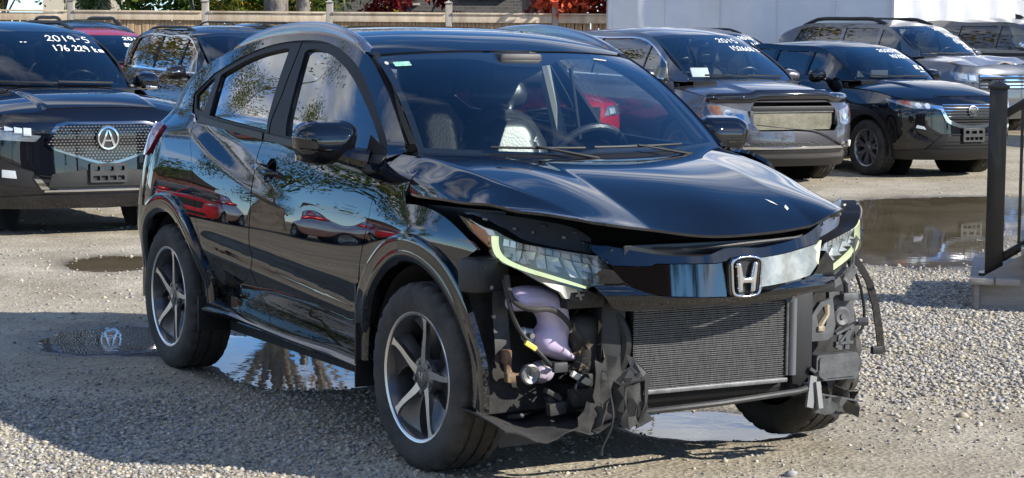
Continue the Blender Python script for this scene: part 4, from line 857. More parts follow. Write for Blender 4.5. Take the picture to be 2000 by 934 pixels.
    MB().lathe([(.001, .012), (.01, .012), (.012, .006), (.030, .010), (.037, .004), (.037, -.02), (.02, -.03), (.001, -.03)], (.515, .632, .527), (1, 0, 0), 28).build('horn', mat('horn_grey', (.12, .12, .12), .45, metal=.3), H)
    m = MB()
    for a, b in (((.60, .465), (.70, .50)), ((.60, .415), (.66, .475)), ((.62, .405), (.625, .46)), ((.655, .405), (.66, .475)), ((.60, .43), (.68, .43))): m.bar((.52, *a), (.52, *b), .02, .010)
    m.build('ribbed_bracket', g, H); MB().tube([(.53, .70, .505), (.55, .73, .508)], .016, 10).build('bracket_stud', g, H); m = MB(); m.box((.515, .665, .60), (.03, .07, .03), bev=.006); m.tube([(.49, .64, .68), (.50, .665, .65), (.50, .67, .61)], .014, 8); m.build('coolant_pipe', g, H)
    # lamp support strip under the left lens
    m = MB(); m.sheet([[(.56, .60, .668), (.57, .60, .69), (.56, .615, .70)], [(.53, .66, .70), (.55, .66, .72), (.53, .67, .73)], [(.45, .72, .745), (.47, .725, .765), (.45, .735, .775)], [(.40, .775, .785), (.42, .78, .805), (.40, .785, .815)], [(.38, .80, .80), (.40, .81, .79), (.38, .815, .77)]]); m.build('lamp_support', g, H, thick=.01)
    m = MB(); m.prism([(.60, .63), (.70, .67), (.72, .70), (.65, .71), (.60, .69)], ((.47, 0, 0), (0, 1, 0), (0, 0, 1)), .03); m.build('support_arm', g, H)
    # dangling flare of the left arch and inner strip
    rows = [[(.30 + .02 * t, y + dy, z) for dy in (-.030, 0, .004)] for t, y, z in ((0, .86, .73), (.1, .905, .68), (.3, .945, .62), (.5, .975, .53), (.7, .992, .44), (.85, 1.0, .38), (1, 1.004, .335))]; MB().sheet(rows).build('dangling_flare', PAINT, H, ang=60, thick=.006)
    MB().box((.315, .968, .352), (.02, .05, .03), bev=.004).build('flare_tab', PLAST, H)
    MB().tube(curve([(.36, .80, .70), (.36, .84, .62), (.36, .862, .54), (.36, .862, .46), (.36, .835, .425)], 4), .006, 6).build('liner_wire', PLAST, H)
    rows = [[(.38 - .05 * q + .01 * math.sin(z * 30 + q * 4), .60 + .20 * q, z) for q in np.linspace(0, 1, 6)] for z in np.linspace(.22, .72, 9)]; MB().sheet(rows).build('wheel_liner', FELT, H, ang=60)
    r6 = np.random.default_rng(12)
    def torn(y0, z0, y1, z1, n, mt, nm, x0=.54):
        rows = []
        for i in range(n):
            t = i / (n - 1); rows.append([(x0 + .04 * math.sin(3 * t + k) * .5 + .015 * r6.standard_normal(), y0 + (y1 - y0) * t + .02 * k * .3, z0 + (z1 - z0) * t - .028 * k + .006 * r6.standard_normal()) for k in range(3)])
        MB().sheet(rows).build(nm, mt, H, ang=30, thick=.004)
    torn(.42, .30, .50, .345, 5, g, 'torn_bracket', .57); torn(.43, .255, .60, .235, 7, g, 'torn_shield', .60); torn(.50, .235, .70, .205, 8, PLAST, 'torn_shield', .55); torn(.60, .27, .735, .23, 7, DUSTY, 'torn_shield', .50); torn(.55, .29, .70, .30, 6, PLAST, 'torn_shield', .47)
    m = MB(); m.bar((.58, .47, .262), (.56, .68, .215), .03, .006); m.bar((.56, .455, .352), (.56, .53, .305), .012, .012); m.build('bent_strut', g, H)
    m = MB(); m.bar((.60, .44, .33), (.62, .41, .22), .03, .012); m.bar((.61, .45, .31), (.63, .45, .215), .02, .02); m.build('crumpled_arm', mat('pale_grey_plastic', (.16, .165, .165), .5), H)
hv_front()
# ================================================================== ground
def vnoise(x, y, seed=0):
    xi = np.floor(x).astype(np.int64); yi = np.floor(y).astype(np.int64); fx = x - xi; fy = y - yi; fx = fx * fx * (3 - 2 * fx); fy = fy * fy * (3 - 2 * fy)
    def h(a, b):
        n = (a * 374761393 + b * 668265263 + seed * 1442695041) & 0xffffffff; n = ((n ^ (n >> 13)) * 1274126177) & 0xffffffff; return ((n ^ (n >> 16)) & 0xffff) / 65535.
    return (h(xi, yi) * (1 - fx) + h(xi + 1, yi) * fx) * (1 - fy) + (h(xi, yi + 1) * (1 - fx) + h(xi + 1, yi + 1) * fx) * fy
def fbm(x, y, o=4, seed=0): return sum(vnoise(x * 2 ** i, y * 2 ** i, seed + i) * .5 ** i for i in range(o)) / sum(.5 ** i for i in range(o)) - .5
# hollows that hold water: centre, half sizes, turn, depth
POOLS = [(-2.0, 10.40, .46, .52, .0, .048), (-1.2, 10.2, .55, .46, .6, .046), (-.95, 9.45, .42, .65, .25, .046), (-2.78, 14.1, .34, .50, .0, .046), (3.75, 18.6, 1.25, 2.3, -.35, .060), (2.95, 15.3, .80, 1.3, .1, .036), (.80, 8.12, .36, .36, .0, .040), (5.3, 19.4, 1.2, 1.7, 0, .055)]
def hgt(x, y):
    z = .014 * fbm(x * .5, y * .5, 3, 3) + .016 * fbm(x * 2.3, y * 2.3, 4, 11) + .008 * fbm(x * 11, y * 11, 2, 29) - .002
    for cx, cy, a, b, t, d in POOLS:
        c, s = math.cos(t), math.sin(t); u = ((x - cx) * c + (y - cy) * s) / a; v = (-(x - cx) * s + (y - cy) * c) / b; z = z - d * np.exp(-(u * u + v * v) ** 1.5 * .9)
    return z + .0012 * np.maximum(np.minimum(y, 45) - 19, 0) ** 2
def ground():
    xs = np.concatenate([[-400, -150, -60, -30, -18, -12], np.linspace(-8, 9, 480), [13, 20, 35, 60, 150, 400]]); y = 5.0; ys = [-300, -100, -40, -15, -3, 1, 3.5, 4.6]
    while y < 34: ys.append(y); y += max(.02, y * .0036)
    ys += [38, 45, 60, 100, 200, 400, 900]; ys = np.array(ys); X, Y = np.meshgrid(xs, ys); Z = hgt(X, Y); far = (Y < 4.9) | (np.abs(X) > 10); Z = np.where(far, np.where(Y < 19, 0, Z), Z)
    m, n = X.shape; V = np.stack([X, Y, Z], -1).reshape(-1, 3); i = np.arange((m - 1) * (n - 1)); a = i // (n - 1) * n + i % (n - 1); F = np.stack([a, a + 1, a + n + 1, a + n], 1)
    me = bpy.data.meshes.new('ground'); me.from_pydata(V.tolist(), [], F.tolist()); me.polygons.foreach_set('use_smooth', [True] * len(F))
    mt = bpy.data.materials.new('packed_gravel'); mt.use_nodes = True; nt = mt.node_tree; N = nt.nodes.new; L = nt.links.new; b = nt.nodes['Principled BSDF']; b.inputs['Roughness'].default_value = .9
    g = N('ShaderNodeNewGeometry'); vo = N('ShaderNodeTexVoronoi'); vo.inputs['Scale'].default_value = 42; vo.inputs['Randomness'].default_value = 1; L(g.outputs['Position'], vo.inputs['Vector'])
    v2 = N('ShaderNodeTexVoronoi'); v2.inputs['Scale'].default_value = 110; L(g.outputs['Position'], v2.inputs['Vector'])
    n1 = N('ShaderNodeTexNoise'); n1.inputs['Scale'].default_value = 1.3; n1.inputs['Detail'].default_value = 6; n1.inputs['Roughness'].default_value = .65; L(g.outputs['Position'], n1.inputs['Vector'])
    n2 = N('ShaderNodeTexNoise'); n2.inputs['Scale'].default_value = 14; n2.inputs['Detail'].default_value = 6; L(g.outputs['Position'], n2.inputs['Vector'])
    r1 = N('ShaderNodeValToRGB'); e = r1.color_ramp.elements; e[0].color = (.27, .228, .16, 1); e[1].color = (.46, .41, .315, 1); e[0].position = .35; e[1].position = .68; L(n1.outputs['Fac'], r1.inputs[0])
    hs = N('ShaderNodeSeparateColor'); L(v2.outputs['Color'], hs.inputs[0]); r2 = N('ShaderNodeMapRange'); r2.inputs['To Min'].default_value = .55; r2.inputs['To Max'].default_value = 1.28; L(hs.outputs[0], r2.inputs[0])
    mu = N('ShaderNodeMix'); mu.data_type = 'RGBA'; mu.blend_type = 'MULTIPLY'; mu.inputs['Factor'].default_value = .75; L(r1.outputs[0], mu.inputs['A']); L(r2.outputs[0], mu.inputs['B'])
    # damp, darker soil close to the water line
    sp = N('ShaderNodeSeparateXYZ'); L(g.outputs['Position'], sp.inputs[0]); wet = N('ShaderNodeMapRange'); wet.inputs['From Min'].default_value = -.024; wet.inputs['From Max'].default_value = -.006; wet.inputs['To Min'].default_value = .36; wet.inputs['To Max'].default_value = 1; L(sp.outputs['Z'], wet.inputs[0])
    m2 = N('ShaderNodeMix'); m2.data_type = 'RGBA'; m2.blend_type = 'MULTIPLY'; m2.inputs['Factor'].default_value = 1; L(mu.outputs['Result'], m2.inputs['A']); L(wet.outputs[0], m2.inputs['B']); L(m2.outputs['Result'], b.inputs['Base Color'])
    rr = N('ShaderNodeMapRange'); rr.inputs['From Min'].default_value = -.024; rr.inputs['From Max'].default_value = -.012; rr.inputs['To Min'].default_value = .35; rr.inputs['To Max'].default_value = .92; L(sp.outputs['Z'], rr.inputs[0]); L(rr.outputs[0], b.inputs['Roughness'])
    ad = N('ShaderNodeMath'); ad.operation = 'MULTIPLY_ADD'; ad.inputs[1].default_value = .8; L(vo.outputs['Distance'], ad.inputs[0]); L(n2.outputs['Fac'], ad.inputs[2]); bu = N('ShaderNodeBump'); bu.inputs['Strength'].default_value = .55; bu.inputs['Distance'].default_value = .012; L(ad.outputs[0], bu.inputs['Height']); L(bu.outputs[0], b.inputs['Normal'])
    tag(link('ground', me, mt, None), kind='structure')
    w = mat('muddy_water', (.10, .078, .045), .015, ior=1.33, spec=.5, col2=(.15, .12, .075), vscale=1.6)
    nt = w.node_tree; wn = nt.nodes.new('ShaderNodeTexNoise'); wn.inputs['Scale'].default_value = 7; wn.inputs['Detail'].default_value = 3; wb = nt.nodes.new('ShaderNodeBump'); wb.inputs['Strength'].default_value = .10; wb.inputs['Distance'].default_value = .004
    tcw = nt.nodes.new('ShaderNodeTexCoord'); nt.links.new(tcw.outputs['Object'], wn.inputs['Vector']); nt.links.new(wn.outputs['Fac'], wb.inputs['Height']); nt.links.new(wb.outputs[0], nt.nodes['Principled BSDF'].inputs['Normal'])
    o = MB().add([(-9, 4, -.0225), (9, 4, -.0225), (9, 24, -.0225), (-9, 24, -.0225)], [(0, 1, 2, 3)]).build('puddle_water', w, None, ang=0, fix=False); tag(o, kind='structure')
ground()
def stones():
    r = np.random.default_rng(21); base = []
    for k in range(6):
        bm = bmesh.new(); bmesh.ops.create_icosphere(bm, subdivisions=1, radius=1); bm.verts.index_update(); v = np.array([q.co[:] for q in bm.verts]); f = np.array([[q.index for q in p.verts] for p in bm.faces]); bm.free()
        v = v * (1 + .28 * r.standard_normal((len(v), 1)).clip(-1.2, 1.2)) * (1, .78 + .3 * r.random(), .50 + .22 * r.random()); base.append((v, f))
    def field(n, box, size, dens, name, cols, label, lift=.25):
        x = r.uniform(box[0], box[1], n * 4); yy = box[2] * (box[3] / box[2]) ** r.random(n * 4); d = dens(x, yy); k = r.random(n * 4) < d; x, yy = x[k][:n], yy[k][:n]; z = hgt(x, yy); dry = z > -.030; x, yy, z = x[dry], yy[dry], z[dry]
        s = size[0] * (size[1] / size[0]) ** (r.random(len(x)) ** 1.9); a = r.uniform(0, 6.283, len(x)); V = []; F = []; o = 0; kind = r.integers(0, 6, len(x)); MI = []
        for q in range(6):
            i = np.where(kind == q)[0]; v, f = base[q]; c, sn = np.cos(a[i])[:, None], np.sin(a[i])[:, None]; sc = s[i][:, None]
            P = np.stack([x[i][:, None] + sc * (v[:, 0] * c - v[:, 1] * sn), yy[i][:, None] + sc * (v[:, 0] * sn + v[:, 1] * c), z[i][:, None] + sc * (v[:, 2] + lift)], -1); V.append(P.reshape(-1, 3)); F.append((f[None] + (np.arange(len(i)) * len(v))[:, None, None] + o).reshape(-1, 3)); o += P.shape[0] * P.shape[1]; MI.append(np.repeat(r.integers(0, len(cols), len(i)), len(f)))
        V = np.concatenate(V); F = np.concatenate(F); MI = np.concatenate(MI); me = bpy.data.meshes.new(name); me.vertices.add(len(V)); me.vertices.foreach_set('co', V.ravel()); me.loops.add(F.size); me.loops.foreach_set('vertex_index', F.ravel().astype(np.int32)); me.polygons.add(len(F)); me.polygons.foreach_set('loop_start', np.arange(0, F.size, 3, dtype=np.int32))
        for q in cols: me.materials.append(q)
        me.polygons.foreach_set('material_index', MI.astype(np.int32)); me.update(calc_edges=True); me.validate(); tag(link(name, me, None, None), label, 'gravel', None, 'stuff')
    C = [mat('stone_%s' % n, c, .88, var=.25, vscale=60) for n, c in (('tan', (.36, .31, .23)), ('grey', (.31, .295, .27)), ('pale', (.46, .43, .37)), ('dark', (.17, .16, .15)), ('bluegrey', (.29, .285, .28)), ('buff', (.45, .40, .31)))]
    L = lambda x, y: np.exp(-(((x + 1.9) / 1.3) ** 2 + ((y - 7.6) / 1.0) ** 2)) * 1.0 + .28 * np.exp(-(((x + .9) / .9) ** 2 + ((y - 8.3) / .8) ** 2))
    Rr = lambda x, y: np.exp(-(((x - 2.4) / 1.15) ** 2 + ((y - 11.2) / 2.0) ** 2) ** 1.6 * .6)
    field(24000, (-3.2, .4, 6.4, 9.4), (.0035, .0125), lambda x, y: np.clip(L(x, y) * (.35 + 1.3 * vnoise(x * 3, y * 3, 5)), 0, 1), 'gravel', C, 'loose gravel beside the black crossover')
    field(34000, (1.2, 4.2, 7.4, 15.5), (.0045, .0165), lambda x, y: np.clip(Rr(x, y) * (.35 + 1.2 * vnoise(x * 2, y * 2, 8)), 0, 1), 'gravel', C, 'coarse pale gravel in front of the porch steps')
    field(14000, (-3.2, 3.4, 6.3, 13.5), (.0025, .009), lambda x, y: np.clip(.15 + .7 * vnoise(x * 2.2, y * 2.2, 9) ** 2, 0, 1), 'gravel', C, 'fine grit scattered over the packed dirt')
    field(9000, (-6, 7.5, 11, 27), (.005, .016), lambda x, y: np.clip(.02 + .9 * vnoise(x * .9, y * .9, 13) ** 2, 0, 1), 'gravel', C, 'sparse gravel before the row of parked cars')
    field(70, (-3.2, 3.4, 6.3, 14), (.012, .028), lambda x, y: .6 + 0 * x, 'gravel', C, 'larger single stones lying on the packed dirt')
stones()
# ================================================================== other parked cars
def terrain(x, y): return .0012 * max(0, min(y, 45) - 19) ** 2
class Car:
    def __init__(c, name, label, loc, phi, paint_mat, group='cars parked in the row behind', **k):
        c.k = k; c.P = paint_mat; x, y = loc; c.root = thing(name, label, 'car', (x, y, terrain(x, y) + k.get('dz', 0)), math.radians(phi) - math.pi / 2, group)
        g = k.get; c.wb = g('wb', 2.75); c.r = g('r', .36); c.fo = g('fo', .92); c.ro = g('ro', .95); c.hw = g('hw', .93); c.sill = g('sill', .27); c.hn = g('hn', .95); c.drop = g('drop', .07)
        c.cowl = g('cowl', (-.40, 1.12)); c.wt = g('wt', (-1.15, 1.60)); c.bw = g('bw', c.hw - .20); c.tw = g('tw', c.hw - .31); c.roofz = g('roof', 1.68); c.bend = g('bend', .17)
        c.belt = Spl(*zip(*sorted(g('belt', [(-c.wb - .8, c.cowl[1] + .05), (-1.5, c.cowl[1]), (c.cowl[0], c.cowl[1] - .03)]))))
        c.xc = c.fo - g('nose', .42); c.xr = -c.wb - c.ro + .35; c.rear = -c.wb - c.ro
        fz = g('front', [(.2, -.10), (.35, -.03), (.55, 0), (.75, -.01), (c.hn, -.10), (c.hn + .1, -.2)]); c.front = Spl([z for z, _ in fz], [c.fo + d for _, d in fz])
        bz = g('back', [(.25, .10), (.45, 0), (.7, .02), (1.1, .10), (1.3, .16)]); c.backx = Spl([z for z, _ in bz], [c.rear + d for _, d in bz])
        c.hood = Spl(*zip(*sorted(g('hoodc', [(c.cowl[0], c.cowl[1] - .015), (.25, (c.cowl[1] + c.hn) / 2 + .035), (c.fo - .10, c.hn), (c.fo + .05, c.hn - .06)]))))
        c.CT = corner_table(g('square', 2.7)); c.qr = 1 + c.xc - c.xr; c.qmax = c.qr + 1
        c.rail = Spl(*zip(*sorted(g('edge', [(c.cowl[0], c.cowl[1] + .01), (c.wt[0] * .6 + c.cowl[0] * .4, c.wt[1] * .6 + c.cowl[1] * .4 + .02), (c.wt[0], c.wt[1] - .03), (c.wt[0] - .5, c.roofz - .075), (-c.wb * .75, c.roofz - .075), (-c.wb - c.ro * .55, c.roofz - .13), (-c.wb - c.ro * .85, c.roofz - .25)]))))
        c.roofc = Spl(*zip(*sorted(g('roofc', [(c.wt[0] + .12, c.wt[1] - .012), (c.wt[0] - .1, c.wt[1] + .035), (c.wt[0] - .6, c.roofz), (-c.wb * .8, c.roofz - .005), (-c.wb - c.ro * .7, c.roofz - .09)]))))
    def w(c, x, z):
        x = np.asarray(x, float); z = np.asarray(z, float); y = c.hw - .13 * np.maximum((z - .62) / .5, 0) ** 2 - .10 * np.maximum((.62 - z) / .4, 0) ** 2
        y = y - .05 * np.maximum((x + .1) / c.fo, 0) ** 2 - .07 * np.maximum((-c.wb - x + .1) / c.ro, 0) ** 2
        return y + .022 * (np.exp(-(x / .42) ** 2) + np.exp(-((x + c.wb) / .45) ** 2)) * np.exp(-((z - .78) / .13) ** 2)
    def S(c, q, z):
        q = np.asarray(q, float); z = np.asarray(z, float); a = np.abs(q); s = np.where(q < 0, -1., 1.)
        t = np.clip(1 - a, 0, 1); X = np.interp(t, c.CT[0], c.CT[1]); Y = np.interp(t, c.CT[0], c.CT[2]); yc = c.w(c.xc, z); fx = c.front(z)
        t2 = np.clip(a - c.qr, 0, 1); X2 = np.interp(t2, c.CT[0], c.CT[1]); Y2 = np.interp(t2, c.CT[0], c.CT[2]); xs = 1 + c.xc - a; yr = c.w(c.xr, z); bx = c.backx(z)
        x = np.where(a < 1, c.xc + (fx - c.xc) * X, np.where(a > c.qr, c.xr + (bx - c.xr) * X2, xs)); y = np.where(a < 1, yc * Y, np.where(a > c.qr, yr * Y2, c.w(np.clip(xs, c.xr, c.xc), z)))
        return np.stack([x, s * y, z], 1)
    def q_of(c, y, z):
        yc = float(c.w(c.xc, z)); t = np.interp(min(abs(y) / yc, 1), c.CT[2][::-1], c.CT[0][::-1]); return math.copysign(1 - t, y)
    def qx(c, x, s=1): return s * (1 + c.xc - x)
    def F(c, pts): return [(c.q_of(y, z), z) for y, z in pts]
    def feat(c, name, pts, mt, off=.004, thick=.02, holes=(), res=.03, parent=None, raw=False):
        f = (lambda p: p) if raw else c.F
        return panel(name, c.S, f(pts), mt, parent or c.root, holes=[f(h) for h in holes], res=res, thick=thick, off=off, ctr=(c.fo - 1.4, 0, .6))
    def hz(c, x, y):
        ye = c.w(np.minimum(x, c.xc), c.hn); r = np.clip(np.abs(y) / ye, 0, 1.2); cr = np.abs(np.abs(y) - ye * (.52 - .10 * (x - c.cowl[0]))) 
        return c.hood(x) - c.drop * r ** 2.6 + c.k.get('bulge', .012) * sst(.03, .0, np.abs(y) - ye * .5)
    def build(c):
        R = c.root; g = c.k.get
        # body: one wrap from the tail round the nose, with wheel openings
        q = np.linspace(0, 1, 14); top = []
        for a in q:
            P = c.S([a], [c.hn])[0]; top.append((a, float(c.hz(P[0], P[1])) - .004))
        for x in np.linspace(c.xc - .05, c.cowl[0], 10): top.append((c.qx(x), float(c.hz(x, float(c.w(x, c.hn)))) * 1 - .004))
        for x in np.linspace(c.cowl[0] - .1, c.xr, 14): top.append((c.qx(x), float(c.belt(x))))
        top += [(c.qr + t, float(c.belt(c.xr)) + .02) for t in np.linspace(.2, 1, 5)]
        ar = c.r + .065; R_ = ar / 1.0
        def archpts(cx): return arc(c.qx(cx), c.r, ar, 200, -20, 24)
        low = [(a, c.sill - .04 * (1 - a)) for a in np.linspace(0, 1, 8)]
        bot = low + [(c.qx(0) - ar, c.sill)] + [p for p in arc(c.qx(0), c.r, ar, 190, -10, 24) if p[1] > c.sill] + [p for p in arc(c.qx(-c.wb), c.r, ar, 190, -10, 24) if p[1] > c.sill] + [(c.qr, c.sill), (c.qr + 1, c.sill)]
        half = bot + top[::-1]; out = bot + top[::-1]; full = [(a, z) for a, z in bot] + [(a, z) for a, z in top[::-1]][:-1] + [(-a, z) for a, z in top][:-1] + [(-a, z) for a, z in bot[::-1]][:-1]
        c.body = panel('body', c.S, full, c.P, R, res=.05, holes=[c.F(h) for h in g('cuts', ())])
        # hood
        edge = [(P[0], P[1]) for a, z in top[:24] for P in [c.S([a], [z])[0]]]; cw = [(c.cowl[0] + c.bend * .7 * (1 - t * t), t * edge[-1][1]) for t in np.linspace(.96, -.96, 15)]
        hp = [(x - .004, y * .996) for x, y in edge] + cw + [(x - .004, -y * .996) for x, y in edge[::-1]][:-1]
        crum = g('crumple', 0)
        def HS(x, y):
            z = c.hz(x, y)
            if crum: f = sst(c.cowl[0], c.fo, x); z = z + crum * f * (np.sin(x * 9 + y * 4) * .5 + np.sin(y * 11 - x * 5) * .5 + .8 * np.exp(-((y - .35) / .25) ** 2 - ((x - .35) / .3) ** 2))
            return np.stack([x, y, z], 1)
        c.hoodo = panel('hood', HS, hp, g('hood_paint', c.P), R, res=.03 if crum else .045, thick=.03, ctr=(0, 0, 0))
        # greenhouse
        def cab(x, z): bz = c.belt(x); d = z - bz; return c.w(x, bz) - .03 - g('tumble', .34) * d - .25 * d * d - .10 * np.maximum((x - c.cowl[0] + .6) / .6, 0) ** 2 * g('pinch', 1)
        c.cab = cab
        def CS(s, o=0): return lambda x, z: np.stack([x, s * (cab(x, z) - o), z], 1)
        xr = -c.wb - c.ro * .88; xs = np.linspace(c.cowl[0], xr, 40); up = [(x, float(c.rail(x))) for x in xs]
        wins = g('wins', None) or c.windows(); c.wins = wins
        for s in (-1, 1):
            out = up + [(xr - .02, float(c.belt(xr)) + .01)] + [(x, float(c.belt(x)) - .004) for x in xs[::-1]]
            pl = panel('cabin_side', CS(s), out, c.P, R, holes=wins, res=.06)
            for wi in wins:
                panel('side_window', CS(s, .014), wi, g('side_glass', PGLASS), R, res=.08, thick=0)
            if g('chrome_win'):
                al = wins[0]; 
            for x in g('posts', ()): 
                z0 = float(c.belt(x)); z1 = float(c.rail(x)) - .03; panel('window_post', CS(s), [(x - .035, z0), (x + .035, z0), (x + .02, z1), (x - .05, z1)], SATIN, R, res=.1, off=.003)
            if g('trim'):
                tw_ = .016; o = [(x, z) for x, z in g('trim')]; i = shrink(o, tw_); panel('window_trim', CS(s), o, CHROME, R, holes=[i], res=.05, off=.006, thick=.008)
            # mirror
            mx, mz = c.cowl[0] - g('mirx', .36), c.cowl[1] + g('mirz', .02); my = float(cab(mx, mz)); o = ring([(-.115, .03), (-.07, .085), (.05, .085), (.12, .05), (.125, -.03), (.07, -.07), (-.05, -.065), (-.11, -.03)], 4)
            mm = inflate('door_mirror', [(a * s, b) for a, b in o][::s], ((mx, s * (my + .19), mz), (0, 1, 0), (0, 0, 1)), .08, g('mirror_paint', c.P), R, r=.07, res=.025)
            MB().tube([(mx + .02, s * (my - .03), mz - .05), (mx + .0, s * (my + .12), mz - .03)], [.022, .022], 8).build('mirror_arm', PLAST, mm)
            if g('mirror_bar'): inflate('mirror_signal', [(a * s * .8 + s * .02, b * .22 - (.045 if g('mirror_bar') == 2 else -.01)) for a, b in o][::s], ((mx + .066, s * (my + .19), mz), (0, 1, 0), (0, 0, 1)), .02, CHROME, mm, r=.01, res=.02)
            # lamps and wheels
            for x in (0, -c.wb): make_wheel(R, x, s * (c.hw - .115), s, c.r, .23, c.r * .66, g('rims', 'multi'), g('steer', 0) if x == 0 else 0)
            for x in (0, -c.wb):
                rows = [[(x + (ar + .006) * math.cos(a), s * y, c.r + (ar + .006) * math.sin(a)) for y in (c.hw - .42, c.hw - .03)] for a in np.linspace(-.3, math.pi + .3, 20)]; MB().sheet(rows).build('wheel_liner', FELT, R, ang=60)
                MB().lathe([(.001, 0), (ar, 0)], (x, s * (c.hw - .42), c.r), n=24).build('inner_wing', DARK, R)
            if g('flares'):
                for x in (0, -c.wb):
                    o = [(c.qx(x) + (p[0]) , p[1]) for p in arc(0, c.r, ar + .055, 196, -16, 30) if p[1] > c.sill - .02]; i = [(c.qx(x) + p[0], p[1]) for p in arc(0, c.r, ar - .012, -16, 196, 30) if p[1] > c.sill - .02]
                    panel('arch_cladding', c.S, [(s * a, z) for a, z in o + i], PLAST, R, res=.03, off=.008, thick=.03)
        # roof
        def RS(x, y):
            e = c.rail(x); ye = cab(x, e); r = np.clip(np.abs(y) / ye, 0, 1.15); rc = np.maximum(c.roofc(x), e + .01); return np.stack([x, y, rc - (rc - e) * r ** 2.8], 1)
        def fx(y): return c.wt[0] + .09 * (1 - (y / c.tw) ** 2)
        yy = [float(cab(c.wt[0], c.rail(c.wt[0]))) * t for t in np.linspace(-1, 1, 21)]; xs2 = np.linspace(c.wt[0] - .03, xr, 30); L = [(x, float(cab(x, c.rail(x))) - .002) for x in xs2]
        c.roof = panel('roof', RS, [(fx(y), y) for y in yy] + L + [(x, -y) for x, y in L[::-1]], c.P, R, res=.06, ctr=(-1.5, 0, .8)); c.RS = RS
        yb = float(cab(c.cowl[0] - .02, c.rail(c.cowl[0] - .02))) - .004; yt = yy[-1]
        def W(a, b):
            B = np.stack([c.cowl[0] + c.bend * (1 - a ** 2), yb * a, c.cowl[1] - .012 + 0 * a], 1); X = fx(yt * a); T = np.stack([X, yt * a, RS(X, yt * a)[:, 2]], 1)
            P = B + (T - B) * b[:, None]; k = .03 * 4 * b * (1 - b); P[:, 0] += k * .6; P[:, 2] += k * .8; return P
        c.W = W; box4 = [(-.99, .0), (.99, .0), (.99, .99), (-.99, .99)]; c.ws = panel('windscreen', W, box4, g('glass', WGLASS), R, res=.08, thick=0)
        inner = [(-.95, .07), (.95, .07), (.925, .93), (.3, .93), (.15, .87), (-.15, .87), (-.3, .93), (-.925, .93)]; panel('windscreen_border', W, box4, PLAST, R, holes=[inner], res=.1, thick=0, off=-.006)
        a = np.linspace(-1, 1, 13); tp = W(a, np.full(13, .01)); bt = tp + np.stack([.12 + 0 * a, 0 * a, -.02 + 0 * a], 1); MB().sheet([tp - (0, 0, .005), bt, bt - (0, 0, .08)]).build('cowl', PLAST, R, ang=60)
        for a0, a1 in ((.75, .02), (.0, -.72)):
            t = np.linspace(0, 1, 8); MB().tube(W(a0 + (a1 - a0) * t, .045 + .02 * t) + (.01, 0, .018), .011, 5).build('wiper', PLAST, R)
        # back, cabin floor and seats
        rb = float(c.belt(xr)); MB().sheet([RS(np.full(9, xr), np.linspace(-.97, .97, 9) * L[-1][1]), [(c.rear + .12, float(c.w(c.xr, rb)) * t, rb + .01) for t in np.linspace(-.93, .93, 9)]]).build('rear_window', PGLASS, R, fix=False)
        z0 = c.cowl[1]; MB().sheet([[(c.cowl[0] + .05, -c.hw + .15, z0 - .03), (c.cowl[0] + .05, c.hw - .15, z0 - .03)], [(c.cowl[0] - .35, -c.hw + .15, z0 - .02), (c.cowl[0] - .35, c.hw - .15, z0 - .02)], [(c.cowl[0] - .5, -c.hw + .15, z0 - .3), (c.cowl[0] - .5, c.hw - .15, z0 - .3)]]).build('dashboard', TRIM, R, ang=80)
        MB().box((-c.wb / 2 - .3, 0, .36), (c.wb + 1.0, 2 * c.hw - .42, .1)).build('floor_pan', DARK, R); MB().box((.05, 0, .55), (.75, 2 * c.hw - .8, .5)).build('engine', DARK, R)
        for s in (-1, 1):
            MB().sheet([[(x, s * (c.hw - .16), z) for x in (c.cowl[0], -c.wb - .3)] for z in (.3, z0 - .05)]).build('door_trim', TRIM, R)
            seat(R, c.cowl[0] - 1.10, s * .38, z0 - .46, .5, g('seat_mat', LEATHER), lean=.28)
        seat(R, c.cowl[0] - 2.0, 0, z0 - .44, 1.2, g('seat_mat', LEATHER), lean=.3, head=False)
        steering(R, c.cowl[0] - .48, .38, z0 - .04)
        MB().box((c.wt[0] + .10, 0, c.wt[1] - .12), (.04, .24, .07), bev=.02).build('rear_view_mirror', PLAST, R)
        if g('rails'):
            x0, x1, h = g('rails')
            for s in (-1, 1):
                m = []; 
                for t in np.linspace(0, 1, 13):
                    x = x0 + (x1 - x0) * t; P = RS(np.array([x]), np.array([s * (float(cab(x, c.rail(x))) - .07)]))[0]; m.append((x, P[1], P[2] + h * min(1, 5.5 * t, 5.5 * (1 - t)) - .004))
                rr = [.016 if 0 < i < 12 else .022 for i in range(13)]; MB().tube(m, g('rail_r', .018), 8).build('roof_rail', g('rail_mat', PLAST), R)
        return c
    def windows(c):
        b = lambda x: float(c.belt(x)) + .025; t = lambda x: float(c.rail(x)) - .065; x0 = c.cowl[0]; out = []
        sp = c.k.get('split', (-1.35, -2.25)); xe = c.k.get('wend', -c.wb - c.ro * .6)
        # front pane follows the screen pillar
        xs = np.linspace(x0 - .42, sp[0] + .04, 9); f = [(x, max(b(x) + .0, t(x))) for x in xs]; out.append([(x0 - .30, b(x0 - .3))] + [(x, z) for x, z in f if z > b(x) + .05] + [(sp[0] + .02, b(sp[0]))])
        xs = np.linspace(sp[0] - .05, sp[1] + .04, 6); out.append([(sp[0] - .03, b(sp[0]))] + [(x, t(x)) for x in xs] + [(sp[1] + .03, b(sp[1]))])
        if xe < sp[1] - .2:
            xs = np.linspace(sp[1] - .05, xe + .14, 6); out.append([(sp[1] - .03, b(sp[1]))] + [(x, t(x)) for x in xs] + [(xe, b(xe) + .08), (xe + .05, b(xe))])
        return out
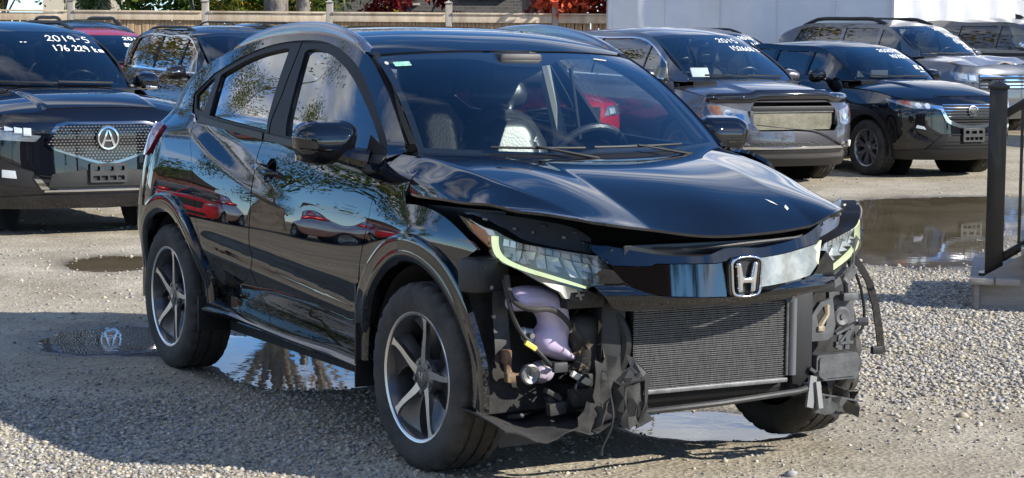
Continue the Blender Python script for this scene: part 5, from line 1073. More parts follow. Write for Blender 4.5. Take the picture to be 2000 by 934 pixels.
def shrink(poly, d):
    p = np.array(poly, float); a = np.roll(p, 1, 0); b = np.roll(p, -1, 0); A = .5 * np.sum(p[:, 0] * b[:, 1] - b[:, 0] * p[:, 1]); sg = 1 if A > 0 else -1; out = []
    for u, v, w_ in zip(a, p, b):
        e1 = (v - u) / (np.linalg.norm(v - u) + 1e-9); e2 = (w_ - v) / (np.linalg.norm(w_ - v) + 1e-9); n1 = np.array((-e1[1], e1[0])) * sg; n2 = np.array((-e2[1], e2[0])) * sg; n = n1 + n2; n /= np.linalg.norm(n) + 1e-9
        out.append(tuple(v + n * d / max(.5, n @ n1)))
    return out
def sym(pts): return pts + [(-y, z) for y, z in pts[::-1]]
def both(f):
    for s in (-1, 1): f(s)
def sy(pts, s): return [(y * s, z) for y, z in pts]
def plate_bracket(c, z, w=.30, h=.15, parent=None, off=.03):
    holes = [rrect(x - .028, zz - .018, x + .028, zz + .018, .006, 2) for x in (-.10, -.035, .035, .10) for zz in (z - .04, z + .035) if not (abs(x) < .05 and zz > z)] + [rrect(-.04, z + .015, .04, z + .05, .006, 2)]
    X = float(c.front(z)); return panel('plate_bracket', lambda y, zz: np.stack([X + off + 0 * y, y, zz], 1), rrect(-w / 2, z - h / 2, w / 2, z + h / 2, .012, 3), PLAST2, c.root, holes=holes, res=.03, thick=.02, ctr=(0, 0, z))
def lampset(c, lens, cells, mt=None, name='headlight'):
    def f(s):
        h = c.feat(name, sy(lens, s), mat('lamp_bowl', (.40, .41, .43), .22, metal=.7, bump=.3, bscale=30), off=.003, thick=.01, res=.04); c.feat('lens', sy(lens, s), CLEAR, off=.026, thick=.03, res=.04, parent=h)
        for pts, m in cells: c.feat('lamp_unit', sy(pts, s), m, off=.014, thick=.012, res=.03, parent=h)
    both(f)
# ---------------------------------------------------------------- black SUV with the pentagon grille
BLACK2 = paint('gloss_black_paint', (.0045, .005, .008), dust=.03)
def car_mdx():
    c = Car('suv_car', 'black SUV with pentagon grille and 2019 marked on its windscreen', (-3.669, 16.731), 29.8, BLACK2, wb=2.82, r=.375, fo=.95, hw=.965, hn=1.00, cowl=(-.48, 1.155), wt=(-1.28, 1.625), roof=1.715, sill=.26, drop=.085, bulge=.02, mirz=.03, mirror_bar=2, rims='multi', rails=(-1.5, -3.3, .05),
            front=[(.2, -.10), (.33, -.02), (.5, .0), (.75, -.01), (.95, -.05), (1.0, -.09), (1.1, -.2)], glass=glass('dark_screen', (.30, .33, .35)))
    c.build()
    pent = [(0, .555), (.16, .60), (.43, .69), (.49, .735), (.475, .79), (.40, .885), (.32, .905), (0, .915)]
    P = sym(pent[1:-1][::-1] ) ; P = [(y, z) for y, z in [(-.32, .905), (-.40, .885), (-.475, .79), (-.49, .735), (-.43, .69), (-.16, .60), (0, .555), (.16, .60), (.43, .69), (.49, .735), (.475, .79), (.40, .885), (.32, .905)]]
    I = [(y * .945, .745 + (z - .745) * .87) for y, z in P]
    g = c.feat('grille', P, mat('dark_chrome', (.25, .25, .26), .08, metal=1), off=.012, thick=.04, holes=[I], res=.03); c.feat('grille_back', I, DARK, off=-.01, thick=0, parent=g)
    m = MB(); Ia = np.array(I)
    for j in range(14):
        for i in range(34):
            y = -.46 + i * .0285 + (j % 2) * .014; z = .60 + j * .0225
            if inside(np.array([(y, z)]), Ia)[0] and (y * y + ((z - .775) * 1.05) ** 2) > .0095:
                p = c.S([c.q_of(y, z)], [z])[0] + (.014, 0, 0); m.add([p + np.array(v) for v in ((0, -.012, 0), (.006, 0, .007), (0, .012, 0), (.006, 0, -.005), (-.012, 0, 0))], [(0, 1, 3), (1, 2, 3), (1, 0, 4), (2, 1, 4), (3, 2, 4), (0, 3, 4)])
    tag(m.build('grille_mesh', CHROME, g, ang=0), kind='stuff')
    # emblem: ring with a letter shaped like a pair of calipers
    el = lambda r, rz: arc(0, .775, r, 0, 360, 36, rz)[:-1]
    e = c.feat('emblem', el(.096, .098), PLAST, off=.03, thick=.03, parent=g); c.feat('emblem_ring', el(.086, .088), CHROME, off=.038, thick=.012, holes=[el(.074, .076)], parent=e)
    for s in (-1, 1): c.feat('emblem_letter', sy([(-.012, .835), (.0, .835), (-.022, .775), (-.022, .765), (-.045, .705), (-.062, .715)], s), CHROME, off=.038, thick=.012, parent=e, res=.02)
    c.feat('emblem_bar', [(-.030, .765), (.030, .765), (.024, .752), (-.024, .752)], CHROME, off=.038, thick=.012, parent=e)
    c.feat('lower_intake', [(-.47, .40), (.47, .40), (.44, .50), (.2, .53), (-.2, .53), (-.44, .50)], mat('honeycomb', (.008, .008, .008), .45, bump=.3, bscale=140, col2=(.02, .02, .02), vscale=120), off=.006)
    def corner(s):
        c.feat('corner_intake', sy([(.55, .40), (.82, .43), (.84, .55), (.78, .57), (.58, .52)], s), MAT['honeycomb'], off=.006)
        c.feat('intake_trim', sy([(.46, .385), (.52, .385), (.58, .47), (.575, .50), (.53, .47)], s), CHROME, off=.014)
        c.feat('fog_lamp', sy([(.70, .47), (.80, .48), (.80, .54), (.71, .53)], s), CELL, off=.012)
    both(corner); c.feat('skid_trim', [(-.5, .365), (.5, .365), (.5, .38), (-.5, .38)], CHROME, off=.018)
    c.feat('front_valance', [(-.93, .23), (.93, .23), (.93, .30), (.55, .34), (-.55, .34), (-.93, .30)], BLACK2, off=.008)
    lens = [(.52, .80), (.56, .755), (.93, .79), (.955, .87), (.90, .90)]
    lampset(c, lens, [([(y, .80 + .02 * i), (y + .055, .803 + .02 * i * .9), (y + .055, .862 + .006 * i), (y, .858)], CELL) for i, y in enumerate((.59, .655, .72, .785, .85)) if True])
    plate_bracket(c, .505)
    c_ = c.W; write(c.ws, c.W, '2019-5', .20, .79, .115, .12, wd=.012); write(c.ws, c.W, '176 229 km', .20, .60, .085, .11, wd=.012)
    write(c.ws, c.W, '--', -.22, .74, .06, .05, wd=.014)
car_mdx()
# ---------------------------------------------------------------- grey minivan without its grille
def car_van():
    GREY = paint('grey_metallic_paint', (.085, .083, .092), flake=.55, rough=.32, dust=.03)
    op = [(-.50, .60), (.50, .60), (.56, .66), (.56, .84), (.50, .915), (-.50, .915), (-.56, .84), (-.56, .66)]
    c = Car('minivan', 'grey minivan with its grille missing and a dark bug deflector on the hood', (2.72, 23.05), 27.5, GREY, wb=3.0, r=.36, fo=.98, ro=1.05, hw=.99, hn=.955, square=2.3, nose=.58, front=[(.2, -.12), (.35, -.02), (.5, 0), (.65, -.02), (.8, -.07), (.955, -.17), (1.05, -.25)], cowl=(-.22, 1.15), wt=(-1.22, 1.665), roof=1.755, sill=.25, drop=.09, bulge=.03, split=(-1.15, -2.35), wend=-3.55, cuts=[op], mirx=.45, side_glass=glass('van_glass', (.22, .25, .25)), rims='multi', seat_mat=mat('grey_seat', (.20, .19, .18), .7), tumble=.30)
    # chrome line round the side glass
    b = lambda x: float(c.belt(x)) + .01; t = lambda x: float(c.rail(x)) - .05
    xs = np.linspace(-.62, -3.5, 22); c.k['trim'] = [(-.50, b(-.5))] + [(x, max(t(x), b(x) + .02)) for x in xs] + [(-3.62, b(-3.6) + .1), (-3.58, b(-3.58))]
    c.build()
    g = c.feat('grille_opening', op, DARK, off=-.20, thick=0); X = .82
    core = panel('radiator', lambda y, z: np.stack([X + 0 * y, y, z], 1), [(-.50, .61), (.50, .61), (.53, .68), (.53, .80), (-.53, .80), (-.53, .68)], mat('bent_condenser', (.10, .095, .065), .5, metal=.3, col2=(.21, .20, .15), vscale=7, bump=.5, bscale=120), c.root, res=.06, thick=.01, ctr=(0, 0, .7))
    MB().bar((X + .012, -.53, .806), (X + .012, .53, .806), .012, .008).build('radiator_rail', STEEL, core); MB().box((X - .02, 0, .84), (.05, 1.1, .06), bev=.01).build('crossmember', PLAST, core)
    for s in (-1, 1): MB().box((X + .01, s * .57, .74), (.05, .05, .16), bev=.01).build('radiator_bracket', PLAST2, core)
    # bug deflector along the hood lip
    rows = []
    for a in np.linspace(-.93, .93, 31):
        P = c.S([a], [c.hn - .03])[0]; z = float(c.hz(P[0], P[1])); rows.append([P * (1, 1, 0) + (.02, 0, z - .055), P * (1, 1, 0) + (.045, 0, z - .01), P * (1, 1, 0) + (.02, 0, z + .035), P * (1, 1, 0) + (-.03, 0, z + .05)])
    d = MB().sheet(rows).build('bug_deflector', mat('smoked_acrylic', (.012, .012, .014), .08, coat=1), c.root, ang=70, fix=False)
    for a in (-.8, -.45, .45, .8):
        P = c.S([a], [c.hn])[0]; z = float(c.hz(P[0], P[1])); MB().lathe([(.001, .006), (.010, .004), (.012, 0)], (P[0] + .05, P[1], z - .0), (1, 0, .3), 10).build('deflector_screw', STEEL, d)
    lens = [(.60, .69), (.66, .655), (.90, .72), (.93, .80), (.935, .885), (.86, .885), (.62, .815)]
    lampset(c, lens, [(arc(.70, .745, .045, 0, 360, 16)[:-1], CHROME), (arc(.80, .785, .040, 0, 360, 16)[:-1], CHROME), ([(.85, .75), (.925, .80), (.93, .88), (.85, .865)], mat('amber_bright', (.62, .20, .05), .2, coat=1))])
    c.feat('lower_intake', [(-.62, .355), (.62, .355), (.66, .44), (.60, .475), (-.60, .475), (-.66, .44)], mat('honeycomb2', (.015, .015, .016), .5, bump=1, bscale=70), off=.006)
    c.feat('intake_trim', [(-.66, .405), (.66, .405), (.70, .43), (.62, .432), (-.62, .432), (-.70, .43)], CHROME, off=.018); c.feat('front_valance', [(-.95, .215), (.95, .215), (.95, .27), (.6, .30), (-.6, .30), (-.95, .27)], PLAST, off=.01)
    def fog(s):
        f = c.feat('fog_lamp', [(y * s, z) for y, z in arc(.80, .45, .05, 0, 360, 20)[:-1]], CHROME, off=.012); c.feat('lens', [(y * s, z) for y, z in arc(.80, .45, .036, 0, 360, 20)[:-1]], WHITEP, off=.02, parent=f)
        c.feat('fog_trim', sy([(.60, .445), (.745, .455), (.74, .475), (.62, .472)], s), CHROME, off=.012)
    both(fog)
    pts = [c.S([c.q_of(y, z)], [z])[0] + (.02, 0, 0) for y, z in curve([(-.55, .67), (-.2, .635), (.05, .615), (.25, .585), (.5, .48), (.72, .385), (.80, .335), (.78, .31)], 5)]; MB().tube(pts, .007, 6).build('loose_cable', PLAST, c.root)
    MB().box((-.62, -.30, 1.20), (.02, .24, .16), Matrix.Rotation(-.5, 3, 'Y'), .004).build('paper_card', mat('card_white', (.72, .72, .66), .8), c.root)
    for y in (-.18, .32): MB().lathe([(.001, .012), (.012, .008), (.014, 0)], (.0, y, float(c.hz(0., y))), (0, 0, 1), 8).build('washer_jet', PLAST, c.hoodo)
    write(c.ws, c.W, '2015', .22, .79, .125, .10, wd=.0145); write(c.ws, c.W, '152668 k', .30, .60, .095, .10, wd=.0145)
car_van()

# ---------------------------------------------------------------- small black crossover with the slatted grille
def car_mazda():
    B = paint('jet_black_paint', (.004, .0045, .007), dust=.03)
    c = Car('hatchback_car', 'small black crossover with chrome slatted grille beside the grey minivan', (4.95, 24.3), 28.5, B, wb=2.57, r=.335, fo=.87, ro=.84, hw=.885, hn=.93, cowl=(-.55, 1.135), square=2.35, nose=.55, wt=(-1.27, 1.52), roof=1.60, sill=.24, drop=.10, bulge=.02, split=(-1.45, -2.2), wend=-2.75, mirx=.40, flares=True, rims='multi', side_glass=glass('tint_glass', (.18, .20, .20)), glass=glass('dark_screen', (.30, .33, .35)),
            front=[(.2, -.12), (.3, -.03), (.45, .0), (.7, -.01), (.9, -.07), (.95, -.12), (1.05, -.2)])
    c.build()
    P = [(-.40, .86), (-.43, .80), (-.36, .66), (-.20, .60), (0, .59), (.20, .60), (.36, .66), (.43, .80), (.40, .86)]; I = [(y * .94, z + (.006 if z > .8 else .025)) for y, z in P]; I = [(y, min(z, .858)) for y, z in I]
    wing = [(-.56, .845), (-.42, .835), (-.40, .79), (-.335, .68), (-.19, .622), (0, .612), (.19, .622), (.335, .68), (.40, .79), (.42, .835), (.56, .845), (.54, .815), (.44, .79), (.37, .65), (.20, .585), (0, .575), (-.20, .585), (-.37, .65), (-.44, .79), (-.54, .815)]
    g = c.feat('grille', wing, CHROME, off=.016, thick=.03, res=.02); c.feat('grille_back', [(-.42, .85), (-.40, .79), (-.335, .68), (-.19, .622), (.19, .622), (.335, .68), (.40, .79), (.42, .85)], DARK, off=.001, thick=0, parent=g)
    for z, w in ((.845, .41), (.812, .405), (.779, .385), (.746, .37), (.713, .345), (.680, .31), (.648, .245)): c.feat('grille_slat', [(-w, z), (w, z), (w, z + .009), (-w, z + .009)], SMOKE if z < .7 else CHROME, off=.010, thick=.012, parent=g)
    el = lambda r, rz: arc(0, .775, r, 0, 360, 32, rz)[:-1]
    e = c.feat('emblem', el(.075, .062), PLAST, off=.016, thick=.02, parent=g); c.feat('emblem_ring', el(.074, .061), CHROME, off=.024, holes=[el(.062, .049)], thick=.01, parent=e, res=.02)
    for s in (-1, 1): c.feat('emblem_wing', sy([(0, .760), (.03, .785), (.055, .800), (.062, .785), (.045, .770), (.022, .745), (0, .738)], s), CHROME, off=.024, thick=.01, parent=e, res=.02)
    lens = [(.50, .845), (.53, .80), (.70, .80), (.80, .84), (.855, .90), (.835, .91), (.70, .88)]
    lampset(c, lens, [(arc(.58, .835, .030, 0, 360, 14)[:-1], CELL), (arc(.67, .84, .030, 0, 360, 14)[:-1], CELL), ([(.73, .84), (.80, .865), (.83, .895), (.74, .88)], mat('amber_red_lens', (.45, .07, .02), .15, coat=1))])
    c.feat('lower_intake', [(-.46, .40), (-.38, .34), (.38, .34), (.46, .40), (.40, .49), (-.40, .49)], DARK, off=.004); c.feat('intake_trim', [(-.52, .33), (-.42, .335), (-.34, .50), (.34, .50), (.42, .335), (.52, .33), (.60, .33), (.40, .515), (-.40, .515), (-.60, .33)], SATIN, off=.012)
    for z in (.38, .42): c.feat('intake_slat', [(-.40, z), (.40, z), (.40, z + .012), (-.40, z + .012)], SATIN, off=.010, thick=.012)
    c.feat('front_valance', [(-.86, .22), (.86, .22), (.86, .31), (.6, .335), (-.6, .335), (-.86, .31)], PLAST, off=.014)
    both(lambda s: c.feat('fog_lamp', sy([(.60, .565), (.70, .585), (.69, .62), (.62, .60)], s), CELL, off=.008)); plate_bracket(c, .50, .32, .16)
    write(c.ws, c.W, '2020-5', .20, .80, .115, .10, wd=.0145); write(c.ws, c.W, '107825', .32, .60, .10, .11, wd=.0145); write(c.ws, c.W, 'HCS0', .66, .27, .065, .11, wd=.018, slant=.04); write(c.ws, c.W, '_', .70, .20, .2, .05, wd=.016)
    MB().box((-.75, -.1, 1.19), (.02, .26, .09), bev=.004).build('paper_card', MAT['card_white'], c.root)
car_mazda()

# ---------------------------------------------------------------- silver SUV with crumpled hood, and the rest of the rows
SILVER = paint('silver_paint', (.58, .58, .59), flake=.7, rough=.35, dust=.02)
def car_silver():
    c = Car('suv_car', 'grey SUV with a crumpled silver hood and black roof rails', (7.28, 32.4), 33, paint('slate_paint', (.10, .105, .115), flake=.5, rough=.3), hood_paint=SILVER, crumple=.05, wb=2.95, r=.38, fo=.93, ro=1.1, hw=.98, hn=1.08, cowl=(-.42, 1.22), wt=(-1.18, 1.70), roof=1.80, drop=.07, rails=(-1.35, -3.4, .07), rail_r=.032, wend=-3.5, side_glass=glass('tint_glass', (.18, .20, .20)), tumble=.26)
    c.build()
    g = c.feat('grille', [(-.62, .93), (.62, .93), (.60, .70), (-.60, .70)], DARK, off=.006)
    for z in (.89, .83, .77, .72): c.feat('grille_bar', [(-.62, z), (.62, z), (.62, z + .028), (-.62, z + .028)], CHROME, off=.014, parent=g)
    lampset(c, [(.64, .80), (.92, .84), (.93, .97), (.66, .94)], [([(.68, .83), (.78, .84), (.78, .92), (.69, .91)], CELL), ([(.80, .85), (.89, .87), (.89, .94), (.80, .93)], CELL)])
    write(c.ws, c.W, '2017', .30, .83, .14, .09, wd=.02); write(c.ws, c.W, '17431 k', .42, .60, .10, .10, wd=.02); write(c.ws, c.W, 'Clean', .52, .38, .085, .12, wd=.019); write(c.ws, c.W, 'Title', .66, .18, .07, .12, wd=.019)
car_silver()
def plain_front(c, g=True):
    if g: c.feat('grille', [(-.48, c.hn - .06), (.48, c.hn - .06), (.42, .66), (-.42, .66)], DARK, off=.008); c.feat('lower_intake', [(-.6, .36), (.6, .36), (.55, .50), (-.55, .50)], DARK, off=.008)
    lampset(c, [(.52, c.hn - .16), (.86, c.hn - .12), (.88, c.hn - .03), (.58, c.hn - .06)], [([(.6, c.hn - .14), (.7, c.hn - .13), (.7, c.hn - .07), (.6, c.hn - .08)], CELL)])
def others():
    BR = paint('brown_black_paint', (.012, .010, .010), dust=.03); NAVY = paint('dark_blue_paint', (.010, .014, .03), flake=.2); RED = paint('red_paint', (.46, .010, .015), flake=.15, dust=.02); MAT['red_paint'].node_tree.nodes['Principled BSDF'].inputs['Coat Weight'].default_value = .5; DG = paint('dark_grey_paint', (.035, .037, .04), flake=.4)
    c = Car('suv_car', 'dark SUV with chrome window trim standing behind the black crossover', (-2.62, 23.1), 29.6, BR, wb=2.79, r=.37, fo=.95, ro=1.0, hw=.95, hn=1.02, cowl=(-.50, 1.17), wt=(-1.28, 1.64), roof=1.735, split=(-1.42, -2.35), wend=-3.35, mirz=.0, mirx=.42, mirror_bar=1, rails=(-1.5, -3.3, .03), tumble=.28)
    b = lambda x: float(c.belt(x)) + .01; t = lambda x: float(c.rail(x)) - .05; xs = np.linspace(-.92, -3.25, 20); c.k['trim'] = [(-.80, b(-.8))] + [(x, max(t(x), b(x) + .02)) for x in xs] + [(-3.42, b(-3.4) + .1), (-3.38, b(-3.38))]
    c.build(); plain_front(c)
    c = Car('hatchback_car', 'red hatchback glimpsed through the windows of the black crossover', (.15, 22.9), 29, RED, wb=2.65, r=.33, fo=.90, hw=.89, hn=.90, cowl=(-.45, 1.05), wt=(-1.2, 1.42), roof=1.49, wend=-3.0).build(); plain_front(c)
    c = Car('suv_car', 'red SUV with white writing on its windscreen behind the pentagon-grille SUV', (-5.12, 27.3), 29.5, RED, wb=2.7, r=.36, hw=.93, hn=1.02, cowl=(-.45, 1.16), wt=(-1.2, 1.57), roof=1.66, glass=glass('dark_screen', (.30, .33, .35))).build(); plain_front(c)
    write(c.ws, c.W, '2015', .30, .78, .13, .11, wd=.019); write(c.ws, c.W, '84 279', .22, .55, .11, .11, wd=.019)
    c = Car('suv_car', 'dark grey SUV with raised black roof rails in front of the fence', (-6.15, 31.6), 30, DG, wb=2.75, r=.37, hw=.94, hn=1.05, cowl=(-.45, 1.20), wt=(-1.2, 1.62), roof=1.72, rails=(-1.35, -3.1, .09), rail_r=.028).build(); plain_front(c)
    c = Car('suv_car', 'black SUV with thin roof rails half hidden behind the black crossover', (-3.15, 30.0), 29.5, BLACK2, wb=2.75, r=.37, hw=.94, hn=1.05, cowl=(-.45, 1.18), wt=(-1.2, 1.62), roof=1.71, rails=(-1.3, -3.1, .07), rail_r=.014).build(); plain_front(c)
    c = Car('suv_car', 'dark blue SUV showing its roof between minivan and grey SUV', (3.75, 30.2), 29, NAVY, wb=2.7, r=.36, hw=.93, hn=1.0, cowl=(-.45, 1.17), wt=(-1.2, 1.60), roof=1.69, rails=(-1.3, -3.0, .04), glass=glass('dark_screen', (.30, .33, .35))).build(); plain_front(c)
    write(c.ws, c.W, '2018', .35, .76, .13, .12, wd=.02); write(c.ws, c.W, '115', .52, .52, .12, .12, wd=.02)
    c = Car('pickup_truck', 'dark grey tall vehicle with chrome mirrors beside the white tent', (9.75, 33.4), 33, DG, wb=3.4, r=.40, fo=.95, hw=1.0, hn=1.15, cowl=(-.55, 1.28), wt=(-1.25, 1.72), roof=1.83, split=(-1.75, -2.7), wend=-2.72, mirror_paint=CHROME, tumble=.24, side_glass=glass('van_glass', (.22, .25, .25)), mirz=.06).build(); plain_front(c)
    MB().add([(-1.75, 0, 1.83), (-1.95, 0, 1.83), (-1.96, 0, 1.90), (-1.85, .0, 1.88)], [(0, 1, 2, 3)]).build('antenna_fin', PLAST, c.root, thick=.03)
    c = Car('sedan_car', 'silver car with dark front half hidden by the porch post', (10.5, 27.8), 30, SILVER, wb=2.7, r=.33, hw=.91, hn=.92, cowl=(-.45, 1.03), wt=(-1.2, 1.36), roof=1.44, crumple=.02).build(); plain_front(c)
    # cars off to the left that the shiny flank mirrors
    c = Car('suv_car', 'red SUV parked at the edge of the lot, mirrored in the black doors', (-12.4, 17.9), 62, RED, group=None, wb=2.7, r=.36, hw=.93, hn=1.02, cowl=(-.45, 1.16), wt=(-1.2, 1.57), roof=1.66).build(); plain_front(c)
    c = Car('suv_car', 'black SUV parked beside the red one at the edge of the lot', (-14.3, 21.0), 62, BLACK2, group=None, wb=2.75, r=.37, hw=.94, hn=1.05, cowl=(-.45, 1.18), wt=(-1.2, 1.62), roof=1.71).build(); plain_front(c)
others()
# ================================================================== fence, tent, porch, trees, buildings
WOODW = mat('weathered_wood', (.42, .32, .21), .85, col2=(.66, .56, .43), vscale=5, bump=.4, bscale=30, vstretch=(1, 1, .25), detail=8)
WOODB = mat('brown_board', (.24, .14, .07), .85, col2=(.50, .36, .22), vscale=6, bump=.4, bscale=26, vstretch=(3, 3, .35), detail=8)
WOODP = mat('grey_post', (.27, .245, .21), .85, col2=(.40, .37, .32), vscale=7, bump=.4, bscale=30, vstretch=(2, 2, .3))
def fence():
    Y = 38.5; z0 = terrain(0, Y) - .02; f = thing('board_fence', 'weathered wooden board fence with capped posts behind the parked cars', 'fence', (0, Y, z0))
    px = [-15.6, -13.2, -10.8, -8.40, -5.85, -3.49, -1.23, .79, 2.9, 5.2]; ht = 2.16 - z0; r = np.random.default_rng(4)
    for x in px:
        MB().box((x, 0, ht / 2 + .09), (.125, .125, ht + .18), bev=.008).build('post', WOODP, f); MB().add([(x - .085, -.085, ht + .18), (x + .085, -.085, ht + .18), (x + .085, .085, ht + .18), (x - .085, .085, ht + .18), (x, 0, ht + .235)], [(0, 1, 4), (1, 2, 4), (2, 3, 4), (3, 0, 4), (3, 2, 1, 0)]).build('post_cap', WOODP, f, ang=0)
    bd = None
    for a, b in zip(px, px[1:]):
        c, l = (a + b) / 2, b - a - .13
        MB().box((c, -.01, ht - .017), (l, .16, .035), bev=.004).build('cap_rail', WOODW, f); MB().box((c, -.045, ht - .115 + .006 * r.standard_normal()), (l, .035, .145), bev=.004).build('top_rail', WOODW, f); MB().box((c, -.045, .25), (l, .035, .14), bev=.004).build('bottom_rail', WOODW, f)
        n = int(l / .142)
        for i in range(n):
            if bd is None: bd = MB().box((0, 0, 0), (.132, .02, ht - .2), bev=.003).build('board', WOODB, f); o = bd
            else: o = bd.copy(); COL.objects.link(o)
            o.location = (a + .065 + (i + .5) * l / n, .004 + .006 * r.standard_normal(), ht / 2 - .02)
fence()
def tent():
    W = mat('white_tarpaulin', (.76, .76, .76), .5, bump=.25, bscale=3.0, bdist=.03, var=.05, vscale=2)
    t = thing('storage_tent', 'large white fabric storage tent behind the cars at the fence end', 'tent', (0, 0, terrain(0, 36.5)))
    r = np.random.default_rng(6)
    def wall(a, b, n, name, bow=.05, top=4.2, fold=.02):
        a, b = np.array(a, float), np.array(b, float); d = b - a; nn = np.array((d[1], -d[0])) / np.linalg.norm(d); rows = []
        for z in np.linspace(-.05, top, 22):
            row = []
            for i in range(n + 1):
                u = i / n; p = a + d * u; k = bow * math.sin(u * math.pi * 5) + fold * (vnoise(np.array([u * 16.]), np.array([z * 1.3 + 5]), 3)[0] - .5) + fold * .7 * math.sin(u * 60 + z * .8); k -= .5 * max(0, (z - 3.0) / 1.2) ** 2
                row.append((*(p + nn * k), z))
            rows.append(row)
        MB().sheet(rows).build(name, W, t, ang=80, fix=False)
        for i in range(1, 5):
            u = i / 5; p = a + d * u + nn * (bow * math.sin(u * math.pi * 5) + .02); MB().tube([(*p, 0), (*p, 3.0), (*(p - nn * .12), 3.6)], .012, 6).build('seam', W, t)
    wall((1.80, 38.0), (6.75, 36.1), 70, 'front_wall'); wall((6.75, 36.1), (12.2, 39.9), 90, 'end_wall', fold=.16); wall((1.95, 44.0), (1.80, 38.0), 30, 'side_wall')
    MB().tube([(1.82, 38.0, 0), (1.82, 38.0, 2.6), (1.95, 38.02, 3.2), (2.3, 38.0, 3.8)], .06, 8).build('corner_pole', W, t); MB().tube([(6.75, 36.05, 0), (6.75, 36.05, 3.6)], .045, 8).build('corner_pole', W, t)
    MB().sheet([[(1.9, 38.1, 3.7), (6.8, 36.3, 3.7), (12.1, 39.9, 3.7)], [(3.4, 42, 5.6), (7.4, 41, 5.8), (12, 43, 5.6)], [(2.0, 46, 3.7), (7.5, 48, 3.7), (12.5, 47, 3.7)]]).build('roof_sheet', W, t, ang=80)
tent()
def porch():
    BR = mat('bronze_aluminium', (.028, .025, .021), .4, metal=.4, coat=.2); T = mat('grey_deck_wood', (.24, .215, .185), .85, col2=(.38, .35, .31), vscale=6, bump=.4, bscale=34, vstretch=(.4, 3, 3), detail=8)
    p = thing('porch_steps', 'grey wooden porch steps with dark metal posts and sloping handrail', 'porch', (2.67, 11.80, 0), math.radians(-14))
    for i in range(4):
        x = .02 + i * .29; z = .19 + i * .185
        for j in range(2): MB().box((x + .075 + j * .15, .55, z - .02), (.142, 1.25, .038), bev=.006).build('tread', T, p)
        MB().box((x + .05, .55, z - .115), (.03, 1.16, .15), bev=.004).build('riser', T, p)
    MB().add([(.04, 0, 0), (1.2, 0, 0), (1.2, 0, .70), (.9, 0, .68), (.04, 0, .15)], [(0, 1, 2, 3, 4)]).build('stringer', T, p, thick=.04, ang=0); MB().box((2.6, .5, .82), (2.9, 1.4, .04), bev=.006).build('deck', T, p)
    for i in range(20): MB().box((1.22 + i * .145, -.19, .39), (.135, .025, .80), bev=.004).build('skirt_board', T, p)
    for y in (.14,):
        for x, z0, h in ((.16, .19, 1.10), (1.22, .84, 1.10), (3.4, .84, 1.1)):
            MB().box((x, y, z0 + h / 2), (.105, .105, h), bev=.006).build('post', BR, p); MB().box((x, y, z0 + h + .012), (.125, .125, .024), bev=.006).build('post_cap', BR, p); MB().add([(x - .05, y - .05, z0 + h + .024), (x + .05, y - .05, z0 + h + .024), (x + .05, y + .05, z0 + h + .024), (x - .05, y + .05, z0 + h + .024), (x, y, z0 + h + .05)], [(0, 1, 4), (1, 2, 4), (2, 3, 4), (3, 0, 4)]).build('post_finial', BR, p, ang=0); MB().box((x, y, z0 + .008), (.17, .17, .016), bev=.004).build('post_foot', BR, p)
        for dz in (.10, .95): MB().bar((.2, y, .19 + dz), (1.2, y, .84 + dz), .055, .05, .01).build('hand_rail' if dz > .5 else 'bottom_rail', BR, p); MB().bar((1.25, y, .84 + dz), (3.4, y, .84 + dz), .055, .05, .01).build('hand_rail' if dz > .5 else 'bottom_rail', BR, p)
        for i in range(8): x = .30 + i * .115; z = .19 + .65 * (x - .2); MB().box((x, y, z + .53), (.018, .018, .85)).build('baluster', BR, p)
        for i in range(18): x = 1.36 + i * .115; MB().box((x, y, .84 + .53), (.018, .018, .85)).build('baluster', BR, p)
porch()
# ------------------------------------------------------------------ trees
BARK = mat('bark', (.13, .105, .085), .95, col2=(.26, .23, .20), vscale=9, bump=1, bscale=24, bdist=.03, vstretch=(1, 1, .3))
def leafmat(name, c):
    m = bpy.data.materials.new(name); m.use_nodes = True; nt = m.node_tree; nt.nodes.clear(); N = nt.nodes.new; L = nt.links.new
    o = N('ShaderNodeOutputMaterial'); d = N('ShaderNodeBsdfDiffuse'); t = N('ShaderNodeBsdfTranslucent'); x = N('ShaderNodeMixShader'); x.inputs[0].default_value = .45
    d.inputs[0].default_value = (*c, 1); t.inputs[0].default_value = (*(min(1, q * 1.3) for q in c), 1); L(d.outputs[0], x.inputs[1]); L(t.outputs[0], x.inputs[2]); L(x.outputs[0], o.inputs[0]); return m
LEAF = {n: [leafmat('leaf_%s_%d' % (n, i), tuple(q * k for q in c)) for i, k in enumerate((.65, 1.0, 1.5))] for n, c in {'green': (.075, .13, .025), 'olive': (.13, .15, .03), 'yellow': (.42, .30, .035), 'red': (.36, .05, .03), 'orange': (.62, .13, .06), 'wine': (.13, .014, .024), 'pine': (.04, .085, .025), 'rust': (.20, .12, .05)}.items()}
